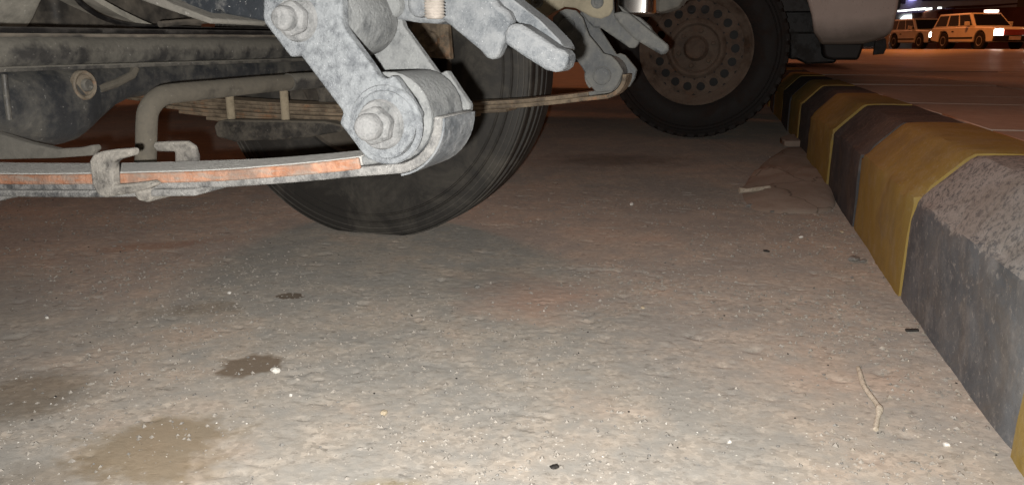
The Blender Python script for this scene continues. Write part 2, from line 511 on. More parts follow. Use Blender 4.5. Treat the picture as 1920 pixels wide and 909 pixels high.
def ground_mat():
    t = NT('dusty_asphalt')
    c = t.coord()
    L = t.noise(1.1, 3, 0.6, c)
    P = t.noise(3.1, 4, 0.65, c)
    mid = t.noise(16, 4, 0.7, c)
    mp = t.n('Mapping')
    mp.inputs['Rotation'].default_value = (0, 0, R(16))
    mp.inputs['Scale'].default_value = (0.55, 1.0, 1.0)
    t.l(c, mp.inputs[0])
    slit = t.noise(95, 3, 0.65, mp.outputs[0])
    fine = t.noise(260, 3, 0.75, c)
    grain = t.noise(900, 1, 0.6, c)
    # exposed grey stone against beige dust, with reddish sand in places
    dustc = t.mix(t.ramp(L, 0.40, 0.62), (0.425, 0.380, 0.325), (0.440, 0.378, 0.315))
    sand = t.ramp(P, 0.54, 0.68, 0, 0.55)
    dustc = t.mix(sand, dustc, (0.44, 0.335, 0.268))
    grey = t.ramp(t.math('ADD', t.math('MULTIPLY', P, 0.55), t.math('MULTIPLY', mid, 0.45)), 0.44, 0.58, 0.85, 0.0)
    cc = t.mix(grey, dustc, (0.315, 0.303, 0.280))
    # chippings: cells of their own tone
    vo = t.n('TexVoronoi')
    vo.inputs['Scale'].default_value = 150
    t.l(c, vo.inputs['Vector'])
    hs = t.n('SeparateColor')
    t.l(vo.outputs['Color'], hs.inputs[0])
    chip = t.ramp(hs.outputs[0], 0.0, 1.0, 0.74, 1.24)
    chipf = t.math('MULTIPLY', t.ramp(mid, 0.40, 0.62, 0.15, 0.75), 1.0)
    cg = t.n('CombineColor')
    for i in range(3):
        t.l(chip, cg.inputs[i])
    cc = t.mix(chipf, cc, t.mix(1.0, cc, cg.outputs[0], 'MULTIPLY'))
    sm = t.ramp(t.noise(11, 3, 0.7, c), 0.42, 0.62, 0.15, 1.0)
    cc = t.mix(t.math('MULTIPLY', sm, t.ramp(slit, 0.59, 0.68, 0, 0.7)), cc, (0.145, 0.128, 0.110))
    slit2 = t.noise(40, 3, 0.7, mp.outputs[0], 0.4)
    cc = t.mix(t.ramp(slit2, 0.60, 0.70, 0, 0.28), cc, (0.19, 0.17, 0.145))
    cc = t.mix(t.ramp(slit2, 0.42, 0.30, 0, 0.28), cc, (0.52, 0.475, 0.415))
    cc = t.mix(t.ramp(fine, 0.62, 0.74, 0, 0.5), cc, (0.105, 0.098, 0.088))
    cc = t.mix(t.ramp(fine, 0.37, 0.25, 0, 0.35), cc, (0.43, 0.40, 0.35))
    # bright crushed grains
    v2 = t.n('TexVoronoi')
    v2.inputs['Scale'].default_value = 210
    t.l(c, v2.inputs['Vector'])
    h2 = t.n('SeparateColor')
    t.l(v2.outputs['Color'], h2.inputs[0])
    pick = t.math('MULTIPLY', t.ramp(h2.outputs[1], 0.965, 0.975), t.ramp(v2.outputs['Distance'], 0.30, 0.18))
    cc = t.mix(t.math('MULTIPLY', pick, 0.9), cc, (0.74, 0.72, 0.66))
    # oil and damp stains, other soft patches, and sodium glow painted into the colour
    wob = t.noise(9, 4, 0.7, c)
    wob2 = t.noise(38, 2, 0.7, c)
    wsum = t.math('ADD', t.math('MULTIPLY', t.math('SUBTRACT', wob, 0.5), 2.4), t.math('MULTIPLY', t.math('SUBTRACT', wob2, 0.5), 0.7))
    def blotch(x, y, ax, ay, rot, colr, amt, soft=0.16):
        nonlocal cc
        m = t.n('Mapping')
        m.vector_type = 'TEXTURE'
        m.inputs['Location'].default_value = (x, y, 0)
        m.inputs['Rotation'].default_value = (0, 0, R(rot))
        m.inputs['Scale'].default_value = (ax, ay, 1)
        t.l(c, m.inputs[0])
        ln = t.n('VectorMath', operation='LENGTH')
        t.l(m.outputs[0], ln.inputs[0])
        d = t.math('ADD', ln.outputs['Value'], wsum)
        f = t.ramp(d, 1.0 - soft, 1.0 + soft, amt, 0.0)
        cc = t.mix(f, cc, colr)
    for (x, y), ax, ay, rot, colr, amt, soft in STAINS_AND_GLOWS:
        blotch(x, y, ax, ay, rot, colr, amt, soft)
    hgt = t.math('ADD', t.math('MULTIPLY', fine, 0.6), t.math('MULTIPLY', slit, -1.0))
    nrm = t.bump(slit2, 0.15, 0.004)
    nrm = t.bump(hgt, 0.45, 0.002, nrm)
    nrm = t.bump(grain, 0.35, 0.0008, nrm)
    t.b.inputs['Diffuse Roughness'].default_value = 0.3
    return t.end(cc, t.ramp(pick, 0, 1, 0.92, 0.25), nrm, 0, 0.2)
OIL = (0.150, 0.112, 0.072)
STAINS_AND_GLOWS = [(p, *q) for p, q in zip(
    [(-0.4066, 0.8069), (-0.3806, 1.0474), (-0.6564, 0.9528), (-0.4168, 1.3703), (-0.5511, 1.2950), (-0.8383, 1.7436), (-0.5091, 0.7317), (-0.1202, 0.7215), (0.0493, 1.3608), (0.4086, 3.1031), (0.3193, 2.0572), (-0.0320, 1.4793)],
    [(0.082, 0.078, 12, (0.235, 0.182, 0.118), 0.78, 0.30), (0.040, 0.036, 0, (0.150, 0.108, 0.072), 0.82, 0.22), (0.075, 0.075, 20, OIL, 0.60, 0.45),
     (0.026, 0.016, 0, (0.10, 0.07, 0.045), 0.80, 0.10), (0.070, 0.040, 10, OIL, 0.35, 0.3), (0.12, 0.035, 22, (0.30, 0.17, 0.11), 0.45, 0.5),  # last: orange streak of sodium light painted into the asphalt
     (0.07, 0.04, 0, OIL, 0.4, 0.4), (0.05, 0.02, 0, (0.26, 0.20, 0.10), 0.5, 0.4), (0.10, 0.10, 0, (0.47, 0.29, 0.215), 0.6, 0.7),  # last: reddish lamp glow painted as ground colour
     (0.24, 0.16, 10, (0.10, 0.078, 0.062), 0.5, 0.6), (0.34, 0.03, -6, (0.42, 0.38, 0.33), 0.45, 0.5), (0.10, 0.10, 0, (0.16, 0.155, 0.145), 0.3, 0.5)])]  # first: broad darker patch; second: pale dusty band
ground.data.materials.append(ground_mat())

# ---- kerb of painted concrete blocks
KA = 15.0
kdir = Vector((math.sin(R(KA)), math.cos(R(KA)), 0))
kout = Vector((math.cos(R(KA)), -math.sin(R(KA)), 0))
K0 = Vector(([(0.7218, 1.3608)][0][0], [(0.7218, 1.3608)][0][1], 0))
kerb = empty('kerb', K0, -R(KA))
kerb['kind'] = 'structure'

def kerb_paint(name, colr, colr2, worn, wornc, amt, streak):
    t = NT(name)
    c = t.coord()
    g = t.n('NewGeometry')
    sep = t.n('SeparateXYZ')
    t.l(g.outputs['Normal'], sep.inputs[0])
    topf = t.ramp(sep.outputs[2], 0.25, 0.6)
    mp = t.n('Mapping')
    mp.inputs['Scale'].default_value = (1.0, 1.0, 1.0)
    mp.inputs['Rotation'].default_value = (R(25), R(20), R(40))
    t.l(c, mp.inputs[0])
    m2 = t.n('Mapping')
    m2.inputs['Scale'].default_value = (2.6, 1.1, 1.5)
    t.l(mp.outputs[0], m2.inputs[0])
    big = t.noise(6, 6, 0.7, c)
    st = t.noise(52, 7, 0.8, m2.outputs[0], 0.3)
    cc = t.mix(t.ramp(big, 0.35, 0.65), colr, colr2)
    lvl = t.math('ADD', st, t.math('MULTIPLY', topf, streak))
    f = t.ramp(lvl, 0.60 - amt, 0.70 - amt, 0, worn)
    cc = t.mix(f, cc, wornc)
    f2 = t.ramp(t.noise(70, 5, 0.75, c), 0.60, 0.72, 0, 0.5)
    cc = t.mix(f2, cc, [x * 0.6 for x in colr])
    dl = t.ramp(t.noise(18, 6, 0.7, c), 0.50, 0.66, 0, 0.3)
    cc = t.mix(dl, cc, wornc)
    dirt = t.ramp(t.noise(7, 6, 0.75, c, 0.5), 0.47, 0.66, 0, 0.38)
    cc = t.mix(dirt, cc, (0.150, 0.118, 0.085))
    scuff = t.ramp(t.noise(20, 7, 0.8, m2.outputs[0], 1.2), 0.60, 0.66, 0, 0.55)
    cc = t.mix(scuff, cc, (0.20, 0.175, 0.14))
    nrm = t.bump(st, 0.15, 0.002)
    nrm = t.bump(t.noise(180, 5, 0.75, c), 0.5, 0.0015, nrm)
    t.b.inputs['Diffuse Roughness'].default_value = 0.15
    return t.end(cc, 0.85, nrm, 0, 0.2)
M['kerb_worn'] = kerb_paint('kerb_worn_black_paint', (0.085, 0.094, 0.104), (0.165, 0.176, 0.186), 0.8, (0.40, 0.38, 0.355), 0.04, 0.145)
M['kerb_black'] = kerb_paint('kerb_black_paint', (0.050, 0.052, 0.057), (0.085, 0.086, 0.090), 0.6, (0.24, 0.21, 0.185), 0.0, 0.06)
M['kerb_yellow'] = kerb_paint('kerb_yellow_paint', (0.300, 0.208, 0.052), (0.345, 0.250, 0.085), 0.45, (0.40, 0.335, 0.22), -0.02, 0.10)
HF, CH, TOPW = 0.183, 0.087, 0.225
def kerb_block(k, y0, y1, mat):
    b = MB()
    nseg = 22
    prof = [(0.0, -0.10), (0.0, 0.0)]
    prof += [(0.0, HF * t) for t in (0.2, 0.4, 0.6, 0.8, 0.96)] + [(0.003, HF + 0.004)]
    prof += [(CH * t + 0.002, HF + CH * t) for t in (0.12, 0.3, 0.5, 0.7, 0.9)] + [(CH + 0.004, HF + CH - 0.002)]
    prof += [(CH + 0.03, HF + CH), (CH + 0.08, HF + CH + 0.001), (TOPW, HF + CH), (TOPW, -0.10)]
    vs = []
    rr = random.Random(100 + k)
    ox, oz, tilt = rr.uniform(-.006, .006), rr.uniform(-.004, .004), rr.uniform(-.012, .012)
    for j in range(nseg + 1):
        t = j / nseg
        gp = 0.0035 if k < 1 else 0.0012
        y = y0 + gp + (y1 - y0 - 2 * gp) * t
        for i, (a, z) in enumerate(prof):
            edge = 0.0
            if j in (0, nseg) and 0 < i < len(prof) - 1:
                edge = 0.004 if k < 1 else 0.0018
            chip = 0.0
            if 5 <= i <= 8:
                chip = max(0, float(vnoise(np.array(y * 24.0), np.array(i * 3.7 + k), 31)) - 0.55) * 0.022
            wob = (float(vnoise(np.array(y * 14.0), np.array(i * 2.1 + k * 5), 33)) - .5) * 0.004
            vs.append((a + ox + tilt * (t - .5) + edge * 0.6 + chip * 0.7 + wob * 0.7, y, z + oz - edge * 0.5 * (i > 6) - chip * 0.6 + (wob * 0.5 if i > 6 else 0)))
    m = len(prof)
    fs = []
    for j in range(nseg):
        for i in range(m - 1):
            fs.append((j * m + i, j * m + i + 1, (j + 1) * m + i + 1, (j + 1) * m + i))
    fs.append(tuple(range(m)))
    fs.append(tuple(range((nseg + 1) * m - 1, nseg * m - 1, -1)))
    b.add(vs, fs)
    o = b.build('kerb_block', mat, kerb, ang=28)
    return o
KL = 0.585
for k in range(-4, 26):
    mat = 'kerb_yellow' if k % 2 == 0 else ('kerb_worn' if k == -1 else 'kerb_black')
    kerb_block(k, k * KL, (k + 1) * KL, mat)
    if k < 12:      # crumbling mortar left in the joint
        b = MB()
        b.prism([(0.016, -0.05), (0.016, HF - 0.006), (CH + 0.012, HF + CH - 0.014), (TOPW - 0.01, HF + CH - 0.014), (TOPW - 0.01, -0.05)], (k + 1) * KL - 0.005, (k + 1) * KL + 0.005)
        b.build('mortar_joint', 'black', kerb)

# ---- plaza paving behind the kerb
def tile_mat(name, far=False):
    t = NT(name)
    c = t.coord()
    L = t.noise(1.3, 5, 0.65, c)
    f = t.noise(22, 6, 0.7, c)
    cc = t.mix(t.ramp(L, 0.35, 0.65), (0.40, 0.335, 0.285), (0.47, 0.39, 0.33))
    cc = t.mix(t.ramp(f, 0.45, 0.7, 0, 0.5), cc, (0.29, 0.24, 0.205))
    cc = t.mix(t.ramp(t.noise(240, 3, 0.7, c), 0.6, 0.72, 0, 0.35), cc, (0.14, 0.12, 0.10))
    if far:
        br = t.n('TexBrick')
        br.inputs['Scale'].default_value = 1.0
        br.inputs['Brick Width'].default_value = 0.62
        br.inputs['Row Height'].default_value = 0.42
        br.inputs['Mortar Size'].default_value = 0.012
        br.inputs['Color1'].default_value = (1, 1, 1, 1)
        br.inputs['Color2'].default_value = (0.72, 0.72, 0.72, 1)
        br.inputs['Mortar'].default_value = (0.45, 0.45, 0.45, 1)
        t.l(c, br.inputs['Vector'])
        cc = t.mix(1.0, cc, br.outputs['Color'], 'MULTIPLY')
        wv = t.noise(0.55, 3, 0.5, c)
        nrm = t.bump(wv, 0.3, 0.05)
        nrm = t.bump(f, 0.4, 0.004, nrm)
        return t.end(cc, t.ramp(L, 0.35, 0.65, 0.30, 0.5), nrm, 0, 0.5)
    t.b.inputs['Diffuse Roughness'].default_value = 0.1
    return t.end(cc, t.ramp(f, 0.3, 0.7, 0.42, 0.65), t.bump(f, 0.35, 0.002), 0, 0.35)
M['tile'] = tile_mat('paving_tile')
M['plaza'] = tile_mat('plaza_paving', True)
M['grout'] = simple('grout', (0.10, 0.08, 0.066), 0.9)
ZP = HF + CH
plaza = empty('plaza_paving', K0 + kout * TOPW, -R(KA))
plaza['kind'] = 'structure'
b = MB()
NT_U, NT_V = 5, 14
x_t, y_t0, y_t1 = 0.62 * NT_U, -3 * 0.42, (NT_V - 3) * 0.42
# bedding under the near tiles, then the rest of the slab round them
b.box((0.0, y_t0, -0.1), (x_t, y_t1, ZP - 0.012))
b.build('bedding', 'grout', plaza)
b = MB()
b.box((0.004, y_t1 + 0.001, -0.1), (70, 33.2, ZP))
b.box((x_t + 0.001, -14, -0.1), (70, y_t1, ZP))
b.box((0.004, -14, -0.1), (x_t, y_t0 - 0.001, ZP))
b.build('slab', 'plaza', plaza)
tmesh = []
for q in range(4):
    bb = MB()
    bb.box((0.004, 0.004, -0.03), (0.616, 0.416, 0))
    to = bb.build('tile', 'tile', plaza, bevel=0.003, seg=1)
    tmesh.append(to)
first = True
cnt = 0
for i in range(NT_U):
    for j in range(NT_V):
        o = tmesh[cnt] if cnt < 4 else tmesh[cnt % 4].copy()
        if cnt >= 4:
            col.objects.link(o)
            o.parent = plaza
        cnt += 1
        o.location = (i * 0.62, y_t0 + j * 0.42, ZP + rng.uniform(-0.0025, 0.0015))
        o.rotation_euler = (rng.uniform(-.004, .004), rng.uniform(-.004, .004), 0)

# ---- far road beyond the plaza
M['road'] = simple('far_road', (0.10, 0.085, 0.075), 0.55, 0, 0.4, 0.3, 1.0)
b = MB()
b.box((-20, 33.3, -0.1), (150, 52, 0.215))
road = b.build('road', 'road', None)
road.location = K0
road.rotation_euler = (0, 0, -R(KA))
road['kind'] = 'structure'

# ================================================================== TRUCK OVERHEAD
UA = -0.87                      # rear axle line
T0 = (UA, 1.0, 0.0)
truck = empty('parked_truck', UV(T0[0], T0[1]), -R(TH))
tag(truck, 'dusty pickup truck seen from below, its leaf springs and shackles nearest the lens', 'truck')
def tb(b, name, mat, parent=None, **kw):
    return b.build(name, mat, parent or truck, off=T0, **kw)

# --- leaf springs
SPR = [(-1.47, 0.372), (-1.30, 0.356), (-1.10, 0.342), (-0.90, 0.335), (-0.76, 0.3345), (-0.6425, 0.3379), (-0.5632, 0.3417), (-0.4834, 0.3468), (-0.4142, 0.3518), (-0.3637, 0.3571), (-0.3156, 0.363), (-0.2742, 0.369)]
EYE = (-0.2555, 0.3975)
ER = 0.0262
def leaf_line(extra=()):
    return smooth_curve(SPR, 6) + list(extra)
def spring(v0, v1, far):
    top = leaf_line()
    # main leaf runs tangent into the eye and curls up round it
    arc = [(EYE[0] + ER * math.cos(a), EYE[1] + ER * math.sin(a)) for a in [R(-62 + 12 * i) for i in range(25)]]
    main = top[:-1]
    root = MB().strip(main, 0.0072, v0, v1)
    ob = tb(root, 'leaf_spring', 'leaf_far' if far else 'leaf', bevel=0.0018)
    b = MB().strip([main[-1]] + arc, 0.0072, v0 + 0.0003, v1 - 0.0003)
    tb(b, 'spring_eye', 'shackle_far' if far else 'pivot', ob, bevel=0.0018)
    b = MB()
    second = [(x, z - 0.0078) for x, z in top[:-3]]
    er2 = ER + 0.0085
    second += [(EYE[0] + er2 * math.cos(a), EYE[1] + er2 * math.sin(a)) for a in [R(-78 + 9 * i) for i in range(10)]]
    b.strip(second, 0.0072, v0 + 0.0006, v1 - 0.0006)
    tb(b, 'leaf', 'leaf_far' if far else 'leaf_low', ob, bevel=0.0018)
    if not far:
        er3 = er2 + 0.0076
        b = MB().strip([(EYE[0] + er3 * math.cos(a), EYE[1] + er3 * math.sin(a)) for a in [R(-80 + 9 * i) for i in range(10)]], 0.0015, v0 + 0.001, v1 - 0.001)
        tb(b, 'wrap_skin', 'hook', ob)
    lens = [0.44, 0.37, 0.30, 0.24] if far else [0.435, 0.20, 0.16]
    for i, hl in enumerate(lens):
        seg = [(x, z - 0.0078 * (i + 2)) for x, z in top if abs(x + 0.87) <= hl]
        b = MB().strip(seg, 0.0072 if i else 0.006, v0 + 0.001, v1 - 0.001)
        tb(b, 'leaf', 'leaf_far' if far else 'leaf_low', ob, bevel=0.0018)
    # bush inside the eye
    b = MB().lathe_y(EYE[0], EYE[1], [(v0 - 0.006, 0.012), (v0 - 0.006, ER - 0.0078), (v1 + 0.006, ER - 0.0078), (v1 + 0.006, 0.012)], 32)
    tb(b, 'eye_bush', 'clip', ob)
    return ob
near_spring = spring(0.525, 0.592, False)
tag(near_spring, 'grey dusty leaf spring with an orange rusty edge, nearest the lens')
# rusty orange lip along the near edge of the main leaf
b = MB()
top = [p for p in leaf_line() if p[0] > -1.0][:-1]
b.strip([(x, z - 0.0006) for x, z in top], 0.0088, 0.5215, 0.5252)
tb(b, 'rust_edge', 'orange', near_spring, bevel=0.0012)
far_spring = spring(1.385, 1.457, True)
tag(far_spring, 'brown rusty leaf spring on the far side, in front of the tyre')

# --- rebound clip on the near spring
b = MB()
clip_px = [(-0.5249, 0.3563), (-0.5194, 0.3624), (-0.5096, 0.3650), (-0.4974, 0.3668), (-0.4799, 0.3683), (-0.4803, 0.3622), (-0.4965, 0.3584), (-0.5019, 0.3551), (-0.5037, 0.3366), (-0.4853, 0.3389), (-0.4645, 0.3422), (-0.4606, 0.3392), (-0.4680, 0.3357), (-0.4933, 0.3294), (-0.5132, 0.3256), (-0.5212, 0.3279), (-0.5255, 0.3359)]
b.prism(clip_px, 0.510, 0.5205)
clip = tb(b, 'rebound_clip', 'clip', near_spring, bevel=0.003, seg=3)
b = MB()
z_lo = min(z for x, z in clip_px)
x_lo = min(x for x, z in clip_px)
b.prism([(x_lo + 0.003, z_lo + 0.002), (x_lo + 0.028, z_lo + 0.002), (x_lo + 0.05, z_lo + 0.008), (x_lo + 0.05, z_lo + 0.012), (x_lo + 0.003, z_lo + 0.009)], 0.5205, 0.602)
tb(b, 'rebound_clip', 'clip', near_spring, bevel=0.001)
b = MB()
b.prism([(-0.5405, 0.3605), (-0.5190, 0.3618), (-0.5027, 0.3624), (-0.4949, 0.3582), (-0.4931, 0.3482), (-0.4962, 0.3222), (-0.5200, 0.3210), (-0.5172, 0.3523), (-0.5368, 0.3515), (-0.5413, 0.3549)], 0.602, 0.610)
tb(b, 'rebound_clip', 'clip', near_spring, bevel=0.003, seg=3)
b = MB()
rv = [(-0.4872, 0.3285)][0]
b.lathe_y(rv[0], rv[1], [(0.520, 0.001), (0.5225, 0.006), (0.528, 0.0085), (0.56, 0.0085)], 20)
tb(b, 'rivet', 'clip', near_spring)

# --- shackles
def bolt_stack(cu, cz, v, sizes, parent, mat='bolt', hexr=None):
    """washer, nut and bolt end standing out from a plate towards -v"""
    for i, (name, r0, r1, h0, h1, n) in enumerate(sizes):
        b = MB()
        if n == 6:
            b.lathe_y(cu, cz, [(v - h0, r0), (v - h1 + 0.0025, r0), (v - h1, r1)], 6, R(20))
        else:
            b.lathe_y(cu, cz, [(v - h0, r0), (v - h1 + 0.004, r0), (v - h1 + 0.0012, r0 * 0.86), (v - h1, r1)], n)
        tb(b, name, mat, parent, bevel=0.0026 if n == 6 else 0.0, seg=3, ang=50)

b = MB()
b.prism([(-0.3411, 0.4958), (-0.3435, 0.4702), (-0.3426, 0.4650), (-0.3358, 0.4568), (-0.3233, 0.4417), (-0.3202, 0.4410), (-0.3175, 0.4425), (-0.3144, 0.4422), (-0.2835, 0.4040), (-0.2828, 0.4014), (-0.2863, 0.3947), (-0.2648, 0.3687), (-0.2520, 0.3685), (-0.2427, 0.3701), (-0.2375, 0.3749), (-0.2293, 0.3836), (-0.2257, 0.3931), (-0.2225, 0.4021), (-0.2294, 0.4131), (-0.2380, 0.4247), (-0.2423, 0.4294), (-0.2461, 0.4271), (-0.2514, 0.4271), (-0.2542, 0.4296), (-0.2589, 0.4365), (-0.2752, 0.4573), (-0.2799, 0.4634), (-0.2787, 0.4838), (-0.2809, 0.5015), (-0.3326, 0.5028)], 0.505, 0.5165)
sh = tb(b, 'shackle', 'shackle', None, bevel=0.0022, seg=3)
tag(sh, 'pale grey dusty spring shackle with nuts, nearest the lens')
cb = [(-0.2525, 0.3946), (-0.3146, 0.4677)]
bolt_stack(cb[0][0], cb[0][1], 0.505, [('washer', 0.0185, 0.0165, -0.002, 0.0035, 40), ('nut', 0.0142, 0.0128, 0.003, 0.0150, 6), ('bolt', 0.0094, 0.0060, 0.014, 0.0260, 28)], sh)
bolt_stack(cb[1][0], cb[1][1], 0.505, [('washer', 0.0165, 0.0150, -0.002, 0.0035, 40), ('nut', 0.0130, 0.0115, 0.003, 0.0135, 6), ('bolt', 0.0085, 0.0055, 0.013, 0.0230, 28)], sh)
# embossed cap round the lower bolt boss of the plate
b = MB().lathe_y(cb[0][0] + 0.004, cb[0][1], [(0.5053, 0.0285), (0.5035, 0.0275), (0.5032, 0.0245), (0.5052, 0.0235)], 48, close=False)
tb(b, 'boss_ring', 'shackle', sh)
# rear plate of the same shackle
b = MB()
b.prism([(-0.3034, 0.5108), (-0.2702, 0.5099), (-0.2779, 0.4812), (-0.2811, 0.4729), (-0.2785, 0.4644), (-0.2630, 0.4445), (-0.2497, 0.4274), (-0.2464, 0.4271), (-0.2412, 0.4297), (-0.2298, 0.4135), (-0.2211, 0.4020), (-0.2237, 0.3885), (-0.2296, 0.3733), (-0.2509, 0.3627), (-0.2752, 0.3681), (-0.2870, 0.3849), (-0.2885, 0.4081), (-0.3116, 0.4448), (-0.3147, 0.4604), (-0.3124, 0.4859)], 0.605, 0.6155)
tb(b, 'rear_plate', 'pivot', sh, bevel=0.002, seg=3)
# upper pivot tube between the plates
b = MB().lathe_y(cb[1][0] + 0.006, cb[1][1] + 0.002, [(0.5165, 0.018), (0.5170, 0.0265), (0.520, 0.0282), (0.598, 0.0282), (0.604, 0.026), (0.6045, 0.018)], 48)
tb(b, 'pivot_tube', 'pivot', sh)

FS = 1.365
b = MB()
b.prism([(-0.3433, 0.4969), (-0.3320, 0.5057), (-0.3197, 0.5100), (-0.3026, 0.5071), (-0.2902, 0.4946), (-0.2842, 0.4786), (-0.2782, 0.4652), (-0.2589, 0.4437), (-0.2521, 0.4348), (-0.2427, 0.4330), (-0.2380, 0.4312), (-0.2265, 0.4205), (-0.2167, 0.4053), (-0.2218, 0.3908), (-0.2261, 0.3817), (-0.2342, 0.3706), (-0.2634, 0.3682), (-0.2771, 0.3846), (-0.2840, 0.3937), (-0.2842, 0.4029), (-0.2892, 0.4110), (-0.3137, 0.4428), (-0.3294, 0.4609), (-0.3430, 0.4772)], FS, FS + 0.0115)
sh2 = tb(b, 'shackle', 'shackle_far', None, bevel=0.0022)
tag(sh2, 'dark blue grey spring shackle on the far side with two round bolt heads')
cf = [(-0.3173, 0.4806), (-0.2529, 0.3977)]
for (a, z), r in zip(cf, (0.0150, 0.0160)):
    b = MB().lathe_y(a, z, [(FS + 0.001, r), (FS - 0.003, r), (FS - 0.0045, r * 0.93), (FS - 0.0045, r * 0.86), (FS - 0.0035, r * 0.82)], 36)
    tb(b, 'bolt_head', 'shackle_far', sh2)
b = MB()
b.prism([(-0.3037, 0.5111), (-0.2915, 0.5015), (-0.2789, 0.4787), (-0.2456, 0.4318), (-0.2397, 0.4347), (-0.2297, 0.4309), (-0.2071, 0.4052), (-0.2104, 0.3888), (-0.2197, 0.3741), (-0.2394, 0.3669), (-0.2601, 0.3862), (-0.2920, 0.4442), (-0.3129, 0.4731), (-0.3187, 0.5065)], 1.465, 1.4765)
tb(b, 'rear_plate', 'shackle_far', sh2, bevel=0.002)

# --- tow hooks by the shackles: a pointed plate and a rounded tongue
b = MB()
b.prism([(-0.2613, 0.5070), (-0.2615, 0.4757), (-0.2550, 0.4696), (-0.2446, 0.4723), (-0.2315, 0.4683), (-0.2018, 0.4457), (-0.1967, 0.4401), (-0.1924, 0.4390), (-0.1877, 0.4398), (-0.1825, 0.4516), (-0.1813, 0.4578), (-0.1754, 0.4662), (-0.1791, 0.4739), (-0.1862, 0.4786), (-0.1925, 0.4856), (-0.2007, 0.5054)], 0.575, 0.592)
hk = tb(b, 'tow_hook', 'hook', None, bevel=0.004, seg=3)
tag(hk, 'pale dusty tow hook beside the near shackle')
def tongue(outline, v0, v1, name, mat, parent, bev):
    b = MB().prism(outline, v0, v1)
    return tb(b, name, mat, parent, bevel=bev, seg=4)
tongue([(-0.1769, 0.4576), (-0.1745, 0.4628), (-0.1712, 0.4654), (-0.1639, 0.4643), (-0.1510, 0.4567), (-0.1374, 0.4478), (-0.1318, 0.4459), (-0.1290, 0.4429), (-0.1286, 0.4396), (-0.1304, 0.4339), (-0.1340, 0.4312), (-0.1383, 0.4304), (-0.1460, 0.4323), (-0.1610, 0.4409), (-0.1778, 0.4515)], 0.558, 0.588, 'tongue', 'hook', hk, 0.007)
tongue([(-0.2094, 0.5078), (-0.1943, 0.4838), (-0.1873, 0.4762), (-0.1856, 0.4734), (-0.1756, 0.4661), (-0.1472, 0.4480), (-0.1404, 0.4452), (-0.1396, 0.4476), (-0.1431, 0.4532), (-0.1581, 0.4675), (-0.1817, 0.4844), (-0.1964, 0.5075)], 0.592, 0.632, 'tongue', 'hook', hk, 0.004)
# threaded bolt hanging from the hanger bracket
bp = [(-0.2277, 0.4683), (-0.2273, 0.5003)]
b = MB()
prof = []
z = bp[0][1]
path, rad = [], []
k = 0
while z < bp[1][1] + 0.02:
    path.append((bp[0][0], 0.550, z))
    rad.append(0.0080 if k % 2 == 0 else 0.0066)
    z += 0.0011
    k += 1
rad[0] = 0.0055
b.tube(path, rad, 24)
tb(b, 'threaded_bolt', 'thread', hk, ang=60)
for (a, z), r in zip([(-0.2846, 0.4811), (-0.3178, 0.4824)], (0.0105, 0.0125)):
    b = MB().lathe_y(a, z, [(0.606, r), (0.594, r), (0.590, r * 0.85), (0.588, r * 0.4)], 24 if r < 0.012 else 6)
    tb(b, 'bolt_head', 'pivot', sh, bevel=0.0015 if r > 0.012 else 0, ang=50)
# hanger bracket web that closes the top of the opening
b = MB()
b.prism([(-0.2938, 0.5118), (-0.2929, 0.4744), (-0.2871, 0.4709), (-0.2640, 0.4672), (-0.2473, 0.4663), (-0.2402, 0.4688), (-0.2393, 0.5104)], 0.600, 0.655)
tb(b, 'hanger_bracket', 'hook', None, bevel=0.003)

b = MB()
b.prism([(-0.3106, 0.5625), (-0.3047, 0.5104), (-0.2898, 0.4903), (-0.2780, 0.4793), (-0.2627, 0.4774), (-0.2125, 0.4446), (-0.2031, 0.4437), (-0.1951, 0.4545), (-0.2134, 0.4699), (-0.2347, 0.4898), (-0.2427, 0.5042), (-0.2492, 0.5610)], 1.400, 1.418)
hk2 = tb(b, 'tow_hook', 'shackle_far', None, bevel=0.003)
tag(hk2, 'grey tow hook beside the far shackle')
tongue([(-0.2428, 0.5021), (-0.2271, 0.5055), (-0.2131, 0.5018), (-0.1460, 0.4500), (-0.1429, 0.4429), (-0.1479, 0.4340), (-0.1561, 0.4330), (-0.2022, 0.4590), (-0.2301, 0.4859)], 1.388, 1.412, 'tongue', 'shackle_far', hk2, 0.007)
tongue([(-0.2388, 0.5180), (-0.2193, 0.5042), (-0.1991, 0.4958), (-0.1816, 0.4811), (-0.1775, 0.4738), (-0.1491, 0.4473), (-0.1605, 0.4500), (-0.2187, 0.4905)], 1.420, 1.450, 'tongue', 'shackle_far', hk2, 0.003)

# --- frame rails
b = MB()
b.prism([(-2.9, 0.62), (-1.3, 0.70), (-0.7, 0.66), (-0.42, 0.53), (0.72, 0.53), (0.72, 0.62), (-0.4, 0.64), (-0.7, 0.78), (-1.3, 0.80), (-2.9, 0.74)], 0.52, 0.60)
tb(b, 'frame_rail', 'rail', None, bevel=0.004)
b = MB()
b.prism([(-2.9, 0.62), (-1.3, 0.70), (-0.7, 0.66), (-0.42, 0.545), (0.72, 0.545), (0.72, 0.62), (-0.4, 0.66), (-0.7, 0.78), (-1.3, 0.80), (-2.9, 0.74)], 1.40, 1.48)
tb(b, 'frame_rail', 'rail', None, bevel=0.004)
